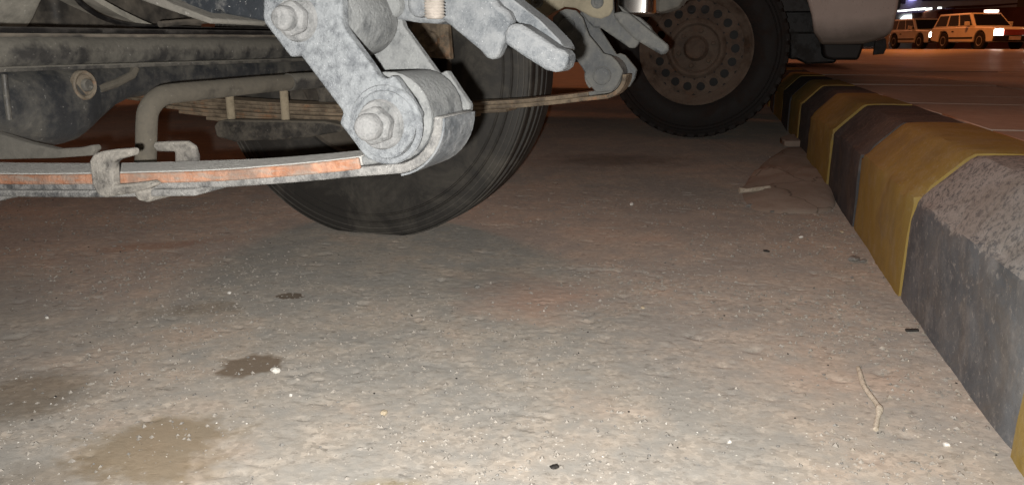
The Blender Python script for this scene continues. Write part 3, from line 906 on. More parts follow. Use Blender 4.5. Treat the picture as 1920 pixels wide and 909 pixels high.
# dusty hanger plate at the far rail end
b = MB()
b.prism([(-0.4311, 0.5660), (-0.4230, 0.5290), (-0.4007, 0.5101), (-0.3705, 0.4912), (-0.3507, 0.5040), (-0.3293, 0.5147), (-0.3098, 0.5126), (-0.2922, 0.5033), (-0.2804, 0.4968), (-0.2631, 0.4939), (-0.2481, 0.4992), (-0.2427, 0.5100), (-0.2444, 0.5617)], 1.392, 1.400)
fh = tb(b, 'hanger_bracket', 'rail_dust', None, bevel=0.003)
for (a, z), r in zip([(-0.2696, 0.5216), (-0.3780, 0.5241)], (0.011, 0.011)):
    b = MB().lathe_y(a, z, [(1.392, r), (1.387, r), (1.385, r * 0.8), (1.385, r * 0.45), (1.388, r * 0.4)], 28)
    tb(b, 'bolt_head', 'shackle_far', fh)
# near hanger gusset with its bright flange
b = MB()
b.prism([(-0.5576, 0.5048), (-0.5523, 0.4914), (-0.5133, 0.4795), (-0.4745, 0.4684), (-0.4709, 0.4697), (-0.4712, 0.4725), (-0.5124, 0.4861), (-0.5348, 0.4958), (-0.5396, 0.5044)], 0.615, 0.70)
tb(b, 'gusset', 'plate_light', None, bevel=0.0015)
b = MB()
b.prism([(-0.5448, 0.5059), (-0.5288, 0.4887), (-0.4909, 0.4747), (-0.4890, 0.4810), (-0.4807, 0.4818), (-0.4765, 0.4779), (-0.4650, 0.4759), (-0.4312, 0.4704), (-0.3976, 0.4725), (-0.3949, 0.5072), (-0.5441, 0.5107)], 0.64, 0.66)
tb(b, 'gusset', 'rail', None, bevel=0.002)

# --- axle housing: pressed halves welded on a level seam, bulging round the differential
def housing(sections, name, mat, half_front=-0.98, parent=None, bev=0.0):
    """sections: (v, z_low, z_high, u_back, roundness); back faces the lens"""
    vs, fs = [], []
    n = 20
    for v, zl, zh, ub in sections:
        zc, hz = (zl + zh) / 2, (zh - zl) / 2
        uc, hu = (ub + half_front) / 2, (ub - half_front) / 2
        for k in range(n):
            a = 2 * math.pi * k / n
            ca, sa = math.cos(a), math.sin(a)
            e = 0.62
            vs.append((uc + hu * math.copysign(abs(ca) ** e, ca), v, zc + hz * math.copysign(abs(sa) ** e, sa)))
    for i in range(len(sections) - 1):
        for k in range(n):
            k2 = (k + 1) % n
            fs.append((i * n + k, i * n + k2, (i + 1) * n + k2, (i + 1) * n + k))
    fs.append(tuple(range(n)))
    fs.append(tuple(range(len(sections) * n - 1, (len(sections) - 1) * n - 1, -1)))
    b = MB().add(vs, fs)
    return tb(b, name, mat, parent, bevel=bev, ang=60)
low = [(0.36, 0.375, 0.43, -0.83), (0.52, 0.372, 0.43, -0.83), (0.58, 0.368, 0.43, -0.82), (0.62, 0.358, 0.43, -0.81), (0.662, 0.350, 0.43, -0.80), (0.70, 0.336, 0.43, -0.796), (0.732, 0.327, 0.43, -0.795), (0.767, 0.324, 0.43, -0.797),
       (0.789, 0.327, 0.43, -0.80), (0.808, 0.334, 0.43, -0.806), (0.827, 0.343, 0.43, -0.812), (0.866, 0.361, 0.43, -0.822), (0.905, 0.373, 0.43, -0.826), (1.03, 0.379, 0.43, -0.828), (1.27, 0.381, 0.43, -0.83), (1.62, 0.381, 0.43, -0.83)]
hs = housing(low, 'axle_housing', 'axle_low')
tag(hs, 'black dusty rear axle housing with the round bulge of its differential')
up = [(v, 0.418, 0.4655 + (0.055 if 0.60 < v < 0.80 else 0.0) * 0.0, max(-0.812, ub + 0.004)) for v, zl, zh, ub in low]
housing(up, 'upper_shell', 'axle', parent=hs)
b = MB()
b.box((-0.99, 0.40, 0.4205), (-0.790, 1.60, 0.4265))
tb(b, 'weld_seam', 'axle', hs, bevel=0.002)
pl = [(0.7861, 0.4009)][0]
def ring_x(b, u, v, z, prof, n=28):
    """rings about the u axis"""
    vs, fs = [], []
    for du, r in prof:
        for k in range(n):
            a = 2 * math.pi * k / n
            vs.append((u + du, v + r * math.cos(a), z + r * math.sin(a)))
    for i in range(len(prof) - 1):
        for k in range(n):
            k2 = (k + 1) % n
            fs.append((i * n + k, i * n + k2, (i + 1) * n + k2, (i + 1) * n + k))
    fs.append(tuple(range(n)))
    fs.append(tuple(range(len(prof) * n - 1, (len(prof) - 1) * n - 1, -1)))
    return b.add(vs, fs)
b = ring_x(MB(), -0.803, pl[0], pl[1], [(0, 0.0185), (0.0050, 0.0180), (0.0065, 0.0165), (0.0050, 0.0135), (0.002, 0.0130)])
tb(b, 'filler_plug', 'plug', hs)
b = ring_x(MB(), -0.797, pl[0], pl[1], [(0, 0.0080), (0.0035, 0.0076), (0.0050, 0.0064), (0.0050, 0.0042), (0.001, 0.0040)])
tb(b, 'filler_plug', 'axle', hs)
# casting rib sloping from the plug to the tube
rb = [(0.8229, 0.3936), (0.8550, 0.4003), (0.8834, 0.4091), (0.8919, 0.4188)]
b = MB().tube([(-0.815, v, z) for v, z in rb], 0.0055, 10)
tb(b, 'casting_rib', 'pipe', hs)
rb = [(0.6758, 0.4178), (0.6742, 0.3945), (0.6734, 0.3680)]
b = MB().tube([(-0.797, v, z) for v, z in rb], 0.003, 10)
tb(b, 'casting_rib', 'axle', hs)

# spring seat under the differential
b = MB()
b.prism([(-0.8802, 0.3823), (-0.8371, 0.3621), (-0.7922, 0.3540), (-0.7560, 0.3459), (-0.7163, 0.3404), (-0.6832, 0.3434), (-0.6670, 0.3468), (-0.6649, 0.3424), (-0.6704, 0.3353), (-0.7218, 0.3303), (-0.7982, 0.3259), (-0.8953, 0.3212)], 0.655, 0.667)
tb(b, 'spring_seat', 'plate_light', None, bevel=0.002)

# --- brake pipes along the axle
bl = [(0.6324, 0.4651), (0.6818, 0.4654), (0.8794, 0.4666), (1.2497, 0.4694)]
b = MB().tube([(-0.80, v, z + 0.0008) for v, z in bl], 0.0034, 10)
tb(b, 'brake_pipe', 'black')
b = MB().tube([(-0.79, v, z - 0.0052) for v, z in bl], 0.0022, 10)
tb(b, 'brake_pipe', 'under')

# --- bent tube in front of the axle
pp = [(0.7176, 0.3040), (0.7246, 0.3369), (0.7295, 0.3625), (0.7353, 0.3778), (0.7516, 0.3894), (0.7753, 0.3935), (0.8515, 0.3945), (0.9681, 0.3957), (1.1129, 0.3957), (1.2982, 0.3956)]
pth = smooth_curve([(-0.66, v, z) for v, z in pp], 5)
b = MB().tube(pth, 0.0116, 24)
pipe = tb(b, 'stabilizer_bar', 'pipe')
pc = [p for p in pth if p[1] > 0.995]
b = MB().tube(pc, 0.0126, 24)
tb(b, 'stabilizer_sleeve', 'axle', pipe)

# --- far side axle clamp
ub_px = [(-1.0560, 0.2876), (-1.0458, 0.2977), (-1.0299, 0.3014), (-0.9088, 0.3036), (-0.7978, 0.3046), (-0.7514, 0.2965), (-0.6963, 0.2941), (-0.7084, 0.2813), (-0.7543, 0.2861), (-0.7983, 0.2794), (-0.8384, 0.2707), (-0.8998, 0.2643), (-0.9753, 0.2606), (-1.0063, 0.2563), (-1.0240, 0.2600), (-1.0519, 0.2657)]
b = MB()
b.prism(ub_px, 1.352, 1.50)
cl = tb(b, 'spring_plate', 'ubolt_plate', None, bevel=0.004, seg=3)
for px in [(-1.0258, 0.3266), (-0.8973, 0.3295)]:
    b = MB().tube([(px[0], 1.372, 0.29), (px[0], 1.372, 0.34), (px[0], 1.373, 0.41)], 0.0085, 14)
    tb(b, 'u_bolt', 'ubolt', cl)
b = MB()
b.prism([(-0.8048, 0.3724), (-0.7495, 0.3752), (-0.7423, 0.3433), (-0.8023, 0.3421)], 1.34, 1.40)
tb(b, 'bump_stop', 'ubolt_plate', None, bevel=0.003)
b = MB()
b.prism([(-1.0540, 0.4027), (-0.9262, 0.4080), (-0.9035, 0.4124), (-0.9061, 0.3807), (-1.0568, 0.3766)], 1.395, 1.42)
tb(b, 'bracket', 'ubolt', None, bevel=0.002)
b = MB()
b.prism([(-0.6448, 0.5146), (-0.5747, 0.5039), (-0.5687, 0.4217), (-0.6193, 0.4255), (-0.6519, 0.4744)], 1.45, 1.47)
sb = tb(b, 'shock_bracket', 'leaf_far', None, bevel=0.003)
q = [(-0.6096, 0.4560)][0]
b = MB().lathe_y(q[0], q[1], [(1.450, 0.020), (1.436, 0.019), (1.434, 0.015), (1.434, 0.010), (1.438, 0.009)], 28)
tb(b, 'bolt_head', 'leaf_far', sb)

# --- tank and cross members seen over the axle
def tank_mesh():
    b = MB()
    o = [(-1.75, 0.50), (-1.70, 0.455), (-1.20, 0.455), (-1.12, 0.47), (-1.08, 0.52), (-1.08, 0.64), (-1.75, 0.64)]
    b.prism(o, 0.64, 1.02)
    return b
b = tank_mesh()
tb(b, 'fuel_tank', 'tank', None, bevel=0.03, seg=5)
# dished guard beside the tank
b = MB()
gq = []
for i in range(15):
    t = i / 14
    gq.append((-1.02 - 0.0 * t, 1.02 + 0.36 * t, 0.53 - 0.085 * (1 - (1 - t) ** 2)))
vs = []
for (u, v, z) in gq:
    vs += [(u - 0.25, v, z + 0.05), (u, v, z), (u, v, z + 0.010), (u - 0.25, v, z + 0.06)]
fs = []
for i in range(14):
    for k in range(4):
        k2 = (k + 1) % 4
        fs.append((i * 4 + k, i * 4 + k2, i * 4 + 4 + k2, i * 4 + 4 + k))
b.add(vs, fs)
tb(b, 'guard', 'tank')
b = MB()
b.box((-1.30, 1.08, 0.478), (-1.14, 1.46, 0.60))
tb(b, 'crossmember', 'under', None, bevel=0.012, seg=3)
hq = [(0.9806, 0.5391), (0.9926, 0.5166), (1.0108, 0.5032), (1.0450, 0.4898), (1.1010, 0.4812), (1.2035, 0.4788), (1.3389, 0.4784), (1.5632, 0.4822)]
b = MB().tube(smooth_curve([(-1.0, v, z) for v, z in hq], 5), 0.0042, 12)  # thin black tube curving down above the axle
tb(b, 'thin_tube', 'black')
hq = [(1.0709, 0.4816), (1.1280, 0.4864), (1.2045, 0.4920), (1.2821, 0.5018), (1.3670, 0.5056), (1.4414, 0.5050)]
b = MB().tube(smooth_curve([(-0.92, v, z) for v, z in hq], 5), 0.0050, 12)
tb(b, 'thin_tube', 'under')
b = MB()
b.box((-2.3, 0.62, 0.52), (-1.3, 1.4, 0.60))
tb(b, 'floor_pan', 'under')

# --- wheels
def tyre_lathe(cx, cz, v_in, v_out, Rr, rim, grooves=4, n=144, near_in=True):
    """tyre cross-section; v_in is the sidewall seen by the lens"""
    w = v_out - v_in
    prof = [(v_in + 0.035, rim - 0.012), (v_in + 0.012, rim + 0.004), (v_in + 0.006, rim + 0.02)]
    hgt = Rr - rim
    for t, off in ((0.28, -0.002), (0.42, -0.004), (0.55, -0.003)):
        prof.append((v_in + off, rim + hgt * t))
    r0 = rim + hgt * 0.66
    prof += [(v_in - 0.001, r0), (v_in - 0.004, r0 + 0.002), (v_in - 0.004, r0 + 0.004), (v_in, r0 + 0.006)]
    r1 = rim + hgt * 0.76
    prof += [(v_in + 0.001, r1), (v_in - 0.003, r1 + 0.002), (v_in - 0.003, r1 + 0.004), (v_in + 0.002, r1 + 0.006)]
    prof += [(v_in + 0.003, Rr - 0.022), (v_in + 0.007, Rr - 0.009), (v_in + 0.015, Rr - 0.002)]
    # ribs and grooves across the tread
    e0, e1 = v_in + 0.024, v_out - 0.024
    nb = grooves + 1
    gw = 0.011
    bw = ((e1 - e0) - grooves * gw) / nb
    y = e0
    for i in range(nb):
        crown = Rr - 0.004 * abs((i - grooves / 2) / (grooves / 2)) ** 2
        prof += [(y, crown - 0.0005), (y + 0.003, crown), (y + bw - 0.003, crown), (y + bw, crown - 0.0005)]
        if i < nb - 1:
            prof += [(y + bw + 0.0012, crown - 0.009), (y + bw + gw - 0.0012, crown - 0.009)]
        y += bw + gw
    prof += [(v_out - 0.020, Rr - 0.004), (v_out - 0.008, Rr - 0.02), (v_out + 0.002, rim + hgt * 0.6), (v_out + 0.003, rim + hgt * 0.4), (v_out - 0.006, rim + 0.02), (v_out - 0.035, rim - 0.012)]
    b = MB().lathe_y(cx, cz, prof, n, close=False)
    # flat where it stands
    b.v = [(a, y, max(z, 0.003)) for a, y, z in b.v]
    return b
def rear_wheel(vin, vout, Rr, back):
    b = tyre_lathe(UA, Rr - 0.011, vin, vout, Rr, 0.215)
    ob = tb(b, 'tyre', 'tyre', None, ang=25)
    lo, hi = (vin, vout) if back else (vin, vout)
    s = 1 if back else -1
    f = vin if back else vout
    # inner dish of the rim and the brake drum
    b = MB().lathe_y(UA, Rr, [(f + s * 0.012, 0.222), (f + s * 0.008, 0.212), (f + s * 0.03, 0.200), (f + s * 0.12, 0.190), (f + s * 0.125, 0.10)], 64, close=False)
    tb(b, 'rim', 'under', ob)
    b = MB().lathe_y(UA, Rr, [(f - s * 0.02, 0.05), (f - s * 0.018, 0.150), (f - s * 0.008, 0.165), (f + s * 0.03, 0.167), (f + s * 0.10, 0.160)], 48)
    tb(b, 'brake_drum', 'under', ob)
    return ob
w1 = rear_wheel(1.650, 1.885, 0.409, True)
tag(w1, 'worn black tyre of the truck overhead, beyond the leaf springs')
# pale scuffed ribs worn onto the inner shoulder: narrow rubber ridges
for rr_, vv in ((0.404, 1.6605), (0.392, 1.6540), (0.379, 1.6530)):
    b = MB().lathe_y(UA, 0.398, [(vv, rr_ - 0.001), (vv - 0.0022, rr_ - 0.0004), (vv - 0.0022, rr_ + 0.0012), (vv + 0.0006, rr_ + 0.002)], 144, close=False)
    b.v = [(a, y, max(z, 0.0035)) for a, y, z in b.v]
    tb(b, 'tread_ridge', 'tyre_line', w1)
rear_wheel(0.095, 0.33, 0.409, False)

# --- what stands above the frame of the picture: bed, cab and bumper
b = MB()
b.box((-1.62, 0.12, 0.80), (0.82, 1.88, 0.86))
bed = tb(b, 'cargo_bed', 'under')
for lo, hi in (((-1.62, 0.12, 0.86), (0.82, 0.17, 1.42)), ((-1.62, 1.83, 0.86), (0.82, 1.88, 1.42)), ((-1.62, 0.17, 0.86), (-1.57, 1.83, 1.42)), ((0.77, 0.17, 0.86), (0.82, 1.83, 1.42))):
    b = MB().box(lo, hi)
    tb(b, 'side_board', 'white_paint', bed, bevel=0.01)
b = MB()
b.prism([(-1.66, 0.55), (-1.66, 1.95), (-2.75, 1.93), (-3.15, 1.32), (-4.15, 1.22), (-4.25, 0.55), (-3.95, 0.55), (-3.85, 0.85), (-3.4, 0.88), (-3.2, 0.55)], 0.14, 1.86)
tb(b, 'cab', 'white_paint', None, bevel=0.05, seg=3)
for vin, vout in ((1.64, 1.84), (0.14, 0.34)):
    b = tyre_lathe(-3.62, 0.39, vin, vout, 0.39, 0.215, n=64)
    tb(b, 'tyre', 'tyre')
# bright bumper bracket over the far hook, dusty bumper end beside it
def rounded_box(cx, cy, hx, hy, r, z0, z1, n=6):
    o = []
    for sx, sy, a0 in ((1, 1, 0), (-1, 1, 90), (-1, -1, 180), (1, -1, 270)):
        for k in range(n + 1):
            a = R(a0 + 90 * k / n)
            o.append((cx + sx * (hx - r) + r * math.cos(a), cy + sy * (hy - r) + r * math.sin(a)))
    return MB().prism_z(o, z0, z1)
cq = [(-0.2553, 0.5131), (-0.1776, 0.5011)]
cxm = (cq[0][0] + cq[1][0]) / 2
hw = (cq[1][0] - cq[0][0]) / 2
b = rounded_box(cxm, 1.53, hw, 0.07, 0.022, min(cq[0][1], cq[1][1]) + 0.002, 0.66)
tb(b, 'chrome_bracket', 'chrome', None, bevel=0.003)
b = MB()
b.prism([(-0.1946, 0.5711), (-0.1887, 0.5072), (-0.1648, 0.5108), (-0.1423, 0.5183), (-0.1360, 0.5297), (-0.1190, 0.5409), (-0.1109, 0.5692)], 1.52, 1.60)
tb(b, 'bumper_end', 'plate_light', None, bevel=0.004)
b = MB()
b.box((0.86, 0.14, 0.52), (0.96, 1.86, 0.70))
tb(b, 'bumper', 'chrome', None, bevel=0.02, seg=3)

# ================================================================== THE NEXT TRUCK
W2 = (-0.275, 3.90)
R2 = 0.432
T2 = (W2[0], 4.75, 0.0)
t2 = empty('pickup_truck', UV(T2[0], T2[1]), -R(TH))
tag(t2, 'white pickup truck backed against the kerb, brown steel wheel with round holes', 'truck')
def t2b(b, name, mat, parent=None, **kw):
    return b.build(name, mat, parent or t2, off=T2, **kw)
def lug_tyre(cx, cz, v_in, v_out, Rr, rim, n=120):
    b = tyre_lathe(cx, cz, v_in, v_out, Rr - 0.006, rim, 3, n)
    # shoulder lugs round the tread
    m = 52
    for k in range(m):
        for side in (0, 1):
            a = 2 * math.pi * (k + 0.5 * side) / m
            ca, sa = math.cos(a), math.sin(a)
            ta, tb_ = -sa, ca
            y0, y1 = (v_in + 0.004, v_in + 0.055) if side == 0 else (v_out - 0.055, v_out - 0.004)
            vs = []
            for y in (y0, y1):
                for rr, ww in ((Rr - 0.034, 0.018), (Rr - 0.002 - (0.006 if (y == y0) == (side == 0) else 0), 0.015)):
                    for sgn in (-1, 1):
                        vs.append((cx + ca * rr + ta * sgn * ww, y, cz + sa * rr + tb_ * sgn * ww))
            b.add(vs, [(0, 1, 3, 2), (4, 6, 7, 5), (0, 4, 5, 1), (2, 3, 7, 6), (0, 2, 6, 4), (1, 5, 7, 3)])
    b.v = [(x, y, max(z, 0.003)) for x, y, z in b.v]
    return b
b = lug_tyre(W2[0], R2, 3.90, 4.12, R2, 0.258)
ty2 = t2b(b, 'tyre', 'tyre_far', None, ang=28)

# steel wheel: lathe of rim and hub, with a ring of real round holes
def disc_with_holes(cx, cz, r_in, r_out, y_in, y_out, rh, holes, nn=24):
    b = MB()
    rm = (r_in + r_out) / 2
    dA = math.pi / holes
    def pt(r, a):
        t = (r - r_in) / (r_out - r_in)
        return (cx + r * math.cos(a), y_in + (y_out - y_in) * t, cz + r * math.sin(a))
    for h in range(holes):
        a0 = 2 * math.pi * h / holes
        outer, inner, deep = [], [], []
        for k in range(nn):
            th = 2 * math.pi * k / nn
            dx, dy = math.cos(th), math.sin(th)
            # boundary of the sector in (r, arc) space
            hr, ha = (r_out - r_in) / 2, dA * rm
            s = min(hr / abs(dx) if abs(dx) > 1e-6 else 1e9, ha / abs(dy) if abs(dy) > 1e-6 else 1e9)
            outer.append(pt(rm + dx * s, a0 + dy * s / rm))
            inner.append(pt(rm + dx * rh, a0 + dy * rh / rm))
            p = inner[-1]
            deep.append((p[0], p[1] + 0.012, p[2]))
        fs = []
        for k in range(nn):
            k2 = (k + 1) % nn
            fs.append((k, k2, nn + k2, nn + k))
            fs.append((nn + k, nn + k2, 2 * nn + k2, 2 * nn + k))
        b.add(outer + inner + deep, fs)
    return b
yw = 3.905
b = MB().lathe_y(W2[0], R2, [(yw + 0.004, 0.262), (yw - 0.002, 0.268), (yw - 0.004, 0.262), (yw + 0.002, 0.254), (yw + 0.022, 0.246), (yw + 0.030, 0.232), (yw + 0.042, 0.222)], 96, close=False)
rim2 = t2b(b, 'rim', 'rim_rust', ty2, ang=40)
b = disc_with_holes(W2[0], R2, 0.142, 0.222, yw + 0.030, yw + 0.042, 0.0205, 18)
t2b(b, 'disc', 'rim_rust', ty2, ang=40)
b = MB().lathe_y(W2[0], R2, [(yw + 0.030, 0.142), (yw + 0.014, 0.135), (yw + 0.006, 0.126), (yw + 0.008, 0.116), (yw + 0.030, 0.106), (yw + 0.034, 0.060), (yw + 0.010, 0.054), (yw - 0.012, 0.046), (yw - 0.018, 0.030), (yw - 0.018, 0.001)], 64, close=False)
t2b(b, 'hub', 'rim_rust', ty2, ang=40)
for k in range(6):
    a = 2 * math.pi * k / 6 + 0.3
    b = MB().lathe_y(W2[0] + 0.083 * math.cos(a), R2 + 0.083 * math.sin(a), [(yw + 0.034, 0.012), (yw + 0.016, 0.012), (yw + 0.010, 0.007)], 6)
    t2b(b, 'wheel_nut', 'rim_rust', ty2)
b = MB().lathe_y(W2[0], R2, [(yw + 0.10, 0.238), (yw + 0.075, 0.02)], 48)
t2b(b, 'brake_drum', 'car_black', ty2)

# rear quarter of the bed with the wheel arch, bumper skirt, flap
pan = [(0.2866, 0.4500), (0.3692, 0.4500), (0.4639, 0.4524), (0.5138, 0.4664), (0.5541, 0.4827), (0.5721, 0.4989), (0.5810, 0.5174), (0.5849, 0.5612), (0.5890, 0.6024), (0.5909, 0.6433), (0.5756, 0.7786)]
ztop = 1.40
arch = [(W2[0] + 0.53 * math.cos(R(a)), R2 + 0.53 * math.sin(R(a))) for a in range(8, 173, 8)]
o = [(pan[0][0], pan[0][1])] + pan[1:] + [(pan[-1][0] + 0.02, ztop), (-2.35, ztop), (-2.35, 0.50), (W2[0] - 0.53, 0.50)] + arch[::-1]
b = MB().prism(o, 3.92, 3.96)
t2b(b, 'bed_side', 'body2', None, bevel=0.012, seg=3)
b = MB().prism([(x, z) for x, z in o], 5.55, 5.59)
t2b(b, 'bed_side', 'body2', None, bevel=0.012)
b = MB().box((-2.33, 3.96, 0.60), (0.56, 5.55, 0.66))
t2b(b, 'bed_floor', 'black')
b = MB().box((0.56, 3.97, 0.62), (0.60, 5.54, 1.38))
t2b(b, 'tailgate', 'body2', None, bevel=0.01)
b = MB().prism([(0.2918, 0.4596), (0.4722, 0.4595), (0.4684, 0.4310), (0.4555, 0.3809), (0.4008, 0.3806), (0.3456, 0.3803), (0.3171, 0.3874), (0.3042, 0.4018)], 3.955, 4.10)
t2b(b, 'rear_skirt', 'car_black', None, bevel=0.012, seg=3)
b = MB().prism([(0.5295, 0.4642), (0.5728, 0.4784), (0.5819, 0.4358), (0.5716, 0.4072), (0.5271, 0.4023)], 4.05, 4.07)
t2b(b, 'mud_flap', 'black', None, bevel=0.002)
b = MB().prism([(0.1496, 0.5100), (0.2968, 0.5093), (0.3871, 0.4105), (0.3702, 0.3631), (0.2432, 0.3572), (0.1949, 0.3796), (0.1606, 0.3795)], 4.10, 4.30)
t2b(b, 'spring_hanger', 'black', None, bevel=0.01)
b = MB().prism([(0.5492, 0.7134), (0.5646, 0.6127), (0.5903, 0.5986), (0.6023, 0.6076), (0.5948, 0.7124)], 3.93, 3.99)
t2b(b, 'tail_lamp', 'car_black', None, bevel=0.004)
b = MB().prism([(0.5782, 0.7121), (0.5970, 0.6027), (0.6095, 0.6071), (0.6063, 0.7115)], 3.99, 5.5)
t2b(b, 'bumper', 'car_rim', None, bevel=0.006)
b = MB().lathe_y(W2[0], R2, [(4.0, 0.05), (5.5, 0.05)], 20)
t2b(b, 'axle', 'black')
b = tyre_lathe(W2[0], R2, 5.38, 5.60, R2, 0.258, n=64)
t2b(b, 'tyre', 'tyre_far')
b = MB().prism([(-2.38, 0.42), (-2.38, 1.86), (-3.6, 1.84), (-4.0, 1.28), (-5.0, 1.15), (-5.1, 0.5), (-4.85, 0.5), (-4.7, 0.88), (-4.1, 0.88), (-3.95, 0.42)], 3.94, 5.57)
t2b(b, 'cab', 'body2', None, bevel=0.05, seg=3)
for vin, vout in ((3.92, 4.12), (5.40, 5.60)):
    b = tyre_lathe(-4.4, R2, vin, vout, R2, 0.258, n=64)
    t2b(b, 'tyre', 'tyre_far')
b = MB().box((-3.9, 4.1, 0.36), (0.12, 5.4, 0.60)).box((0.12, 4.12, 0.44), (0.54, 5.38, 0.599))
t2b(b, 'chassis', 'black')

# ================================================================== CARS AND SHOPS BEYOND THE PLAZA
def make_car(name, loc, yaw, label, L=4.9, W=1.85, H=1.85, hood=0.30, rear=0.0, lamp_box=False, lit=True):
    """x forward, y to its left; built about the ground centre"""
    c = empty(name, loc, yaw)
    tag(c, label, 'car', 'cars on the far road')
    wb = L * 0.58
    wr = 0.39
    xf, xr = wb / 2 + 0.05, -wb / 2 + 0.05
    belt, sill, roof = H * 0.60, H * 0.20, H
    def archpts(x):
        return [(x + 0.46 * math.cos(R(a)), wr + 0.46 * math.sin(R(a))) for a in range(160, 19, -20)]
    lower = [(-L / 2, sill + 0.08), (xr - 0.47, sill)] + archpts(xr) + [(xr + 0.47, sill), (xf - 0.47, sill)] + archpts(xf) + [(xf + 0.47, sill), (L / 2 - 0.04, sill + 0.02), (L / 2, sill + 0.25), (L / 2 - 0.02, belt - 0.12), (L / 2 - 0.12, belt - 0.02), (L / 2 - L * hood, belt + 0.03), (-L / 2 + 0.02, belt + 0.03), (-L / 2 - 0.03, sill + 0.4)]
    b = MB().prism(lower, -W / 2, W / 2)
    b.build('body', 'white_paint', c, bevel=0.05, seg=3)
    # cabin, leaning in towards the roof
    x0, x1 = -L / 2 + 0.03, L / 2 - L * hood + 0.02
    base = [(x0, -W / 2 + 0.03), (x1, -W / 2 + 0.03), (x1, W / 2 - 0.03), (x0, W / 2 - 0.03)]
    topo = [(x0 + 0.22, -W / 2 + 0.20), (x1 - 0.72, -W / 2 + 0.20), (x1 - 0.72, W / 2 - 0.20), (x0 + 0.22, W / 2 - 0.20)]
    zb, zt = belt + 0.02, roof
    b = MB().add([(x, y, zb) for x, y in base] + [(x, y, zt) for x, y in topo], [(3, 2, 1, 0), (4, 5, 6, 7), (0, 1, 5, 4), (1, 2, 6, 5), (2, 3, 7, 6), (3, 0, 4, 7)])
    b.build('cabin', 'white_paint', c, bevel=0.05, seg=3)
    # panes stand just proud of the cabin sides
    def lerp(a, b_, t): return a + (b_ - a) * t
    def pane(side, s0, s1, t0=0.12, t1=0.86):
        q = []
        for s, t in ((s0, t0), (s1, t0), (s1, t1), (s0, t1)):
            xb = lerp(x0, x1, s)
            xt = lerp(x0 + 0.22, x1 - 0.72, s)
            y = lerp(W / 2 - 0.03, W / 2 - 0.20, t) + 0.012
            q.append((lerp(xb, xt, t), side * y, lerp(zb, zt, t)))
        p2 = [(x, y - side * 0.03, z) for x, y, z in q]
        b = MB().add(q + p2, [(0, 1, 2, 3), (7, 6, 5, 4), (0, 4, 5, 1), (1, 5, 6, 2), (2, 6, 7, 3), (3, 7, 4, 0)])
        b.build('window', 'glass', c)
    for side in (1, -1):
        pane(side, 0.05, 0.33)
        pane(side, 0.38, 0.63)
        pane(side, 0.67, 0.95)
    q = []
    for sy, t in ((-0.9, 0.10), (0.9, 0.10), (0.86, 0.90), (-0.86, 0.90)):
        hw = lerp(W / 2 - 0.03, W / 2 - 0.20, t)
        q.append((lerp(x1, x1 - 0.72, t) + 0.012, sy * hw, lerp(zb, zt, t)))
    p2 = [(x - 0.03, y, z) for x, y, z in q]
    b = MB().add(q + p2, [(0, 1, 2, 3), (7, 6, 5, 4), (0, 4, 5, 1), (1, 5, 6, 2), (2, 6, 7, 3), (3, 7, 4, 0)])
    b.build('windscreen', 'glass', c)
    for x in (xf, xr):
        for side in (1, -1):
            y0, y1 = (W / 2 - 0.24, W / 2 - 0.01) if side > 0 else (-W / 2 + 0.01, -W / 2 + 0.24)
            b = MB().lathe_y(x, wr, [(y0, 0.2), (y0, 0.36), (y0 + 0.03, wr), (y1 - 0.03, wr), (y1, 0.36), (y1, 0.2)], 28)
            wt = b.build('wheel', 'car_tyre', c)
            yo = y1 if side > 0 else y0
            b = MB().lathe_y(x, wr, [(yo - side * 0.02, 0.05), (yo - side * 0.02, 0.16), (yo + side * 0.008, 0.19), (yo - side * 0.005, 0.235)], 24)
            b.build('rim', 'car_rim', wt)
    b = MB().box((L / 2 - 0.02, -W / 2 + 0.44, belt - 0.40), (L / 2 + 0.03, W / 2 - 0.44, belt - 0.12))
    b.build('grille', 'red_glow', c, bevel=0.01)
    b = MB().box((L / 2 - 0.08, -W / 2 + 0.02, sill + 0.04), (L / 2 + 0.10, W / 2 - 0.02, sill + 0.30))
    b.build('bumper', 'car_black', c, bevel=0.04)
    for side in (1, -1):
        ya, yb = sorted((side * (W / 2 - 0.42), side * (W / 2 - 0.04)))
        b = rounded_box((L / 2 + 0.0), (ya + yb) / 2, 0.05, (yb - ya) / 2, 0.04, belt - 0.42, belt - 0.12)
        b.build('headlight', 'headlight' if lit else 'car_rim', c, bevel=0.02)
        ya, yb = sorted((side * (W / 2 - 0.02), side * (W / 2 + 0.20)))
        b = rounded_box(x1 - 0.42, (ya + yb) / 2, 0.07, 0.11, 0.05, belt + 0.06, belt + 0.26)
        b.build('mirror', 'white_paint', c, bevel=0.02)
        for hx in (0.22, 0.50):
            b = MB().box((lerp(x0, x1, hx), side * (W / 2 - 0.01) - 0.02, belt - 0.20), (lerp(x0, x1, hx) + 0.16, side * (W / 2 - 0.01) + 0.03, belt - 0.14))
            b.build('door_handle', 'handle', c)
        b = MB().box((xr + 0.50, side * (W / 2) - 0.012, sill + 0.16), (xf - 0.50, side * (W / 2) + 0.012, sill + 0.24))
        b.build('side_trim', 'car_black', c)
    b = MB().box((L / 2 + 0.10, -0.26, sill + 0.10), (L / 2 + 0.12, 0.26, sill + 0.26))
    b.build('number_plate', 'plate_red', c)
    if lamp_box:
        b = rounded_box(0.1, 0.35, 0.16, 0.28, 0.06, roof + 0.02, roof + 0.14)
        b.build('roof_lamp', 'warm_light', c, bevel=0.02)
        b = MB().box((-0.25, 0.30, roof), (-0.05, 0.44, roof + 0.10))
        b.build('roof_rack', 'car_rim', c)
    return c
def far(px, Y):
    return ((px - 960) / 1450 * Y * 1.0)
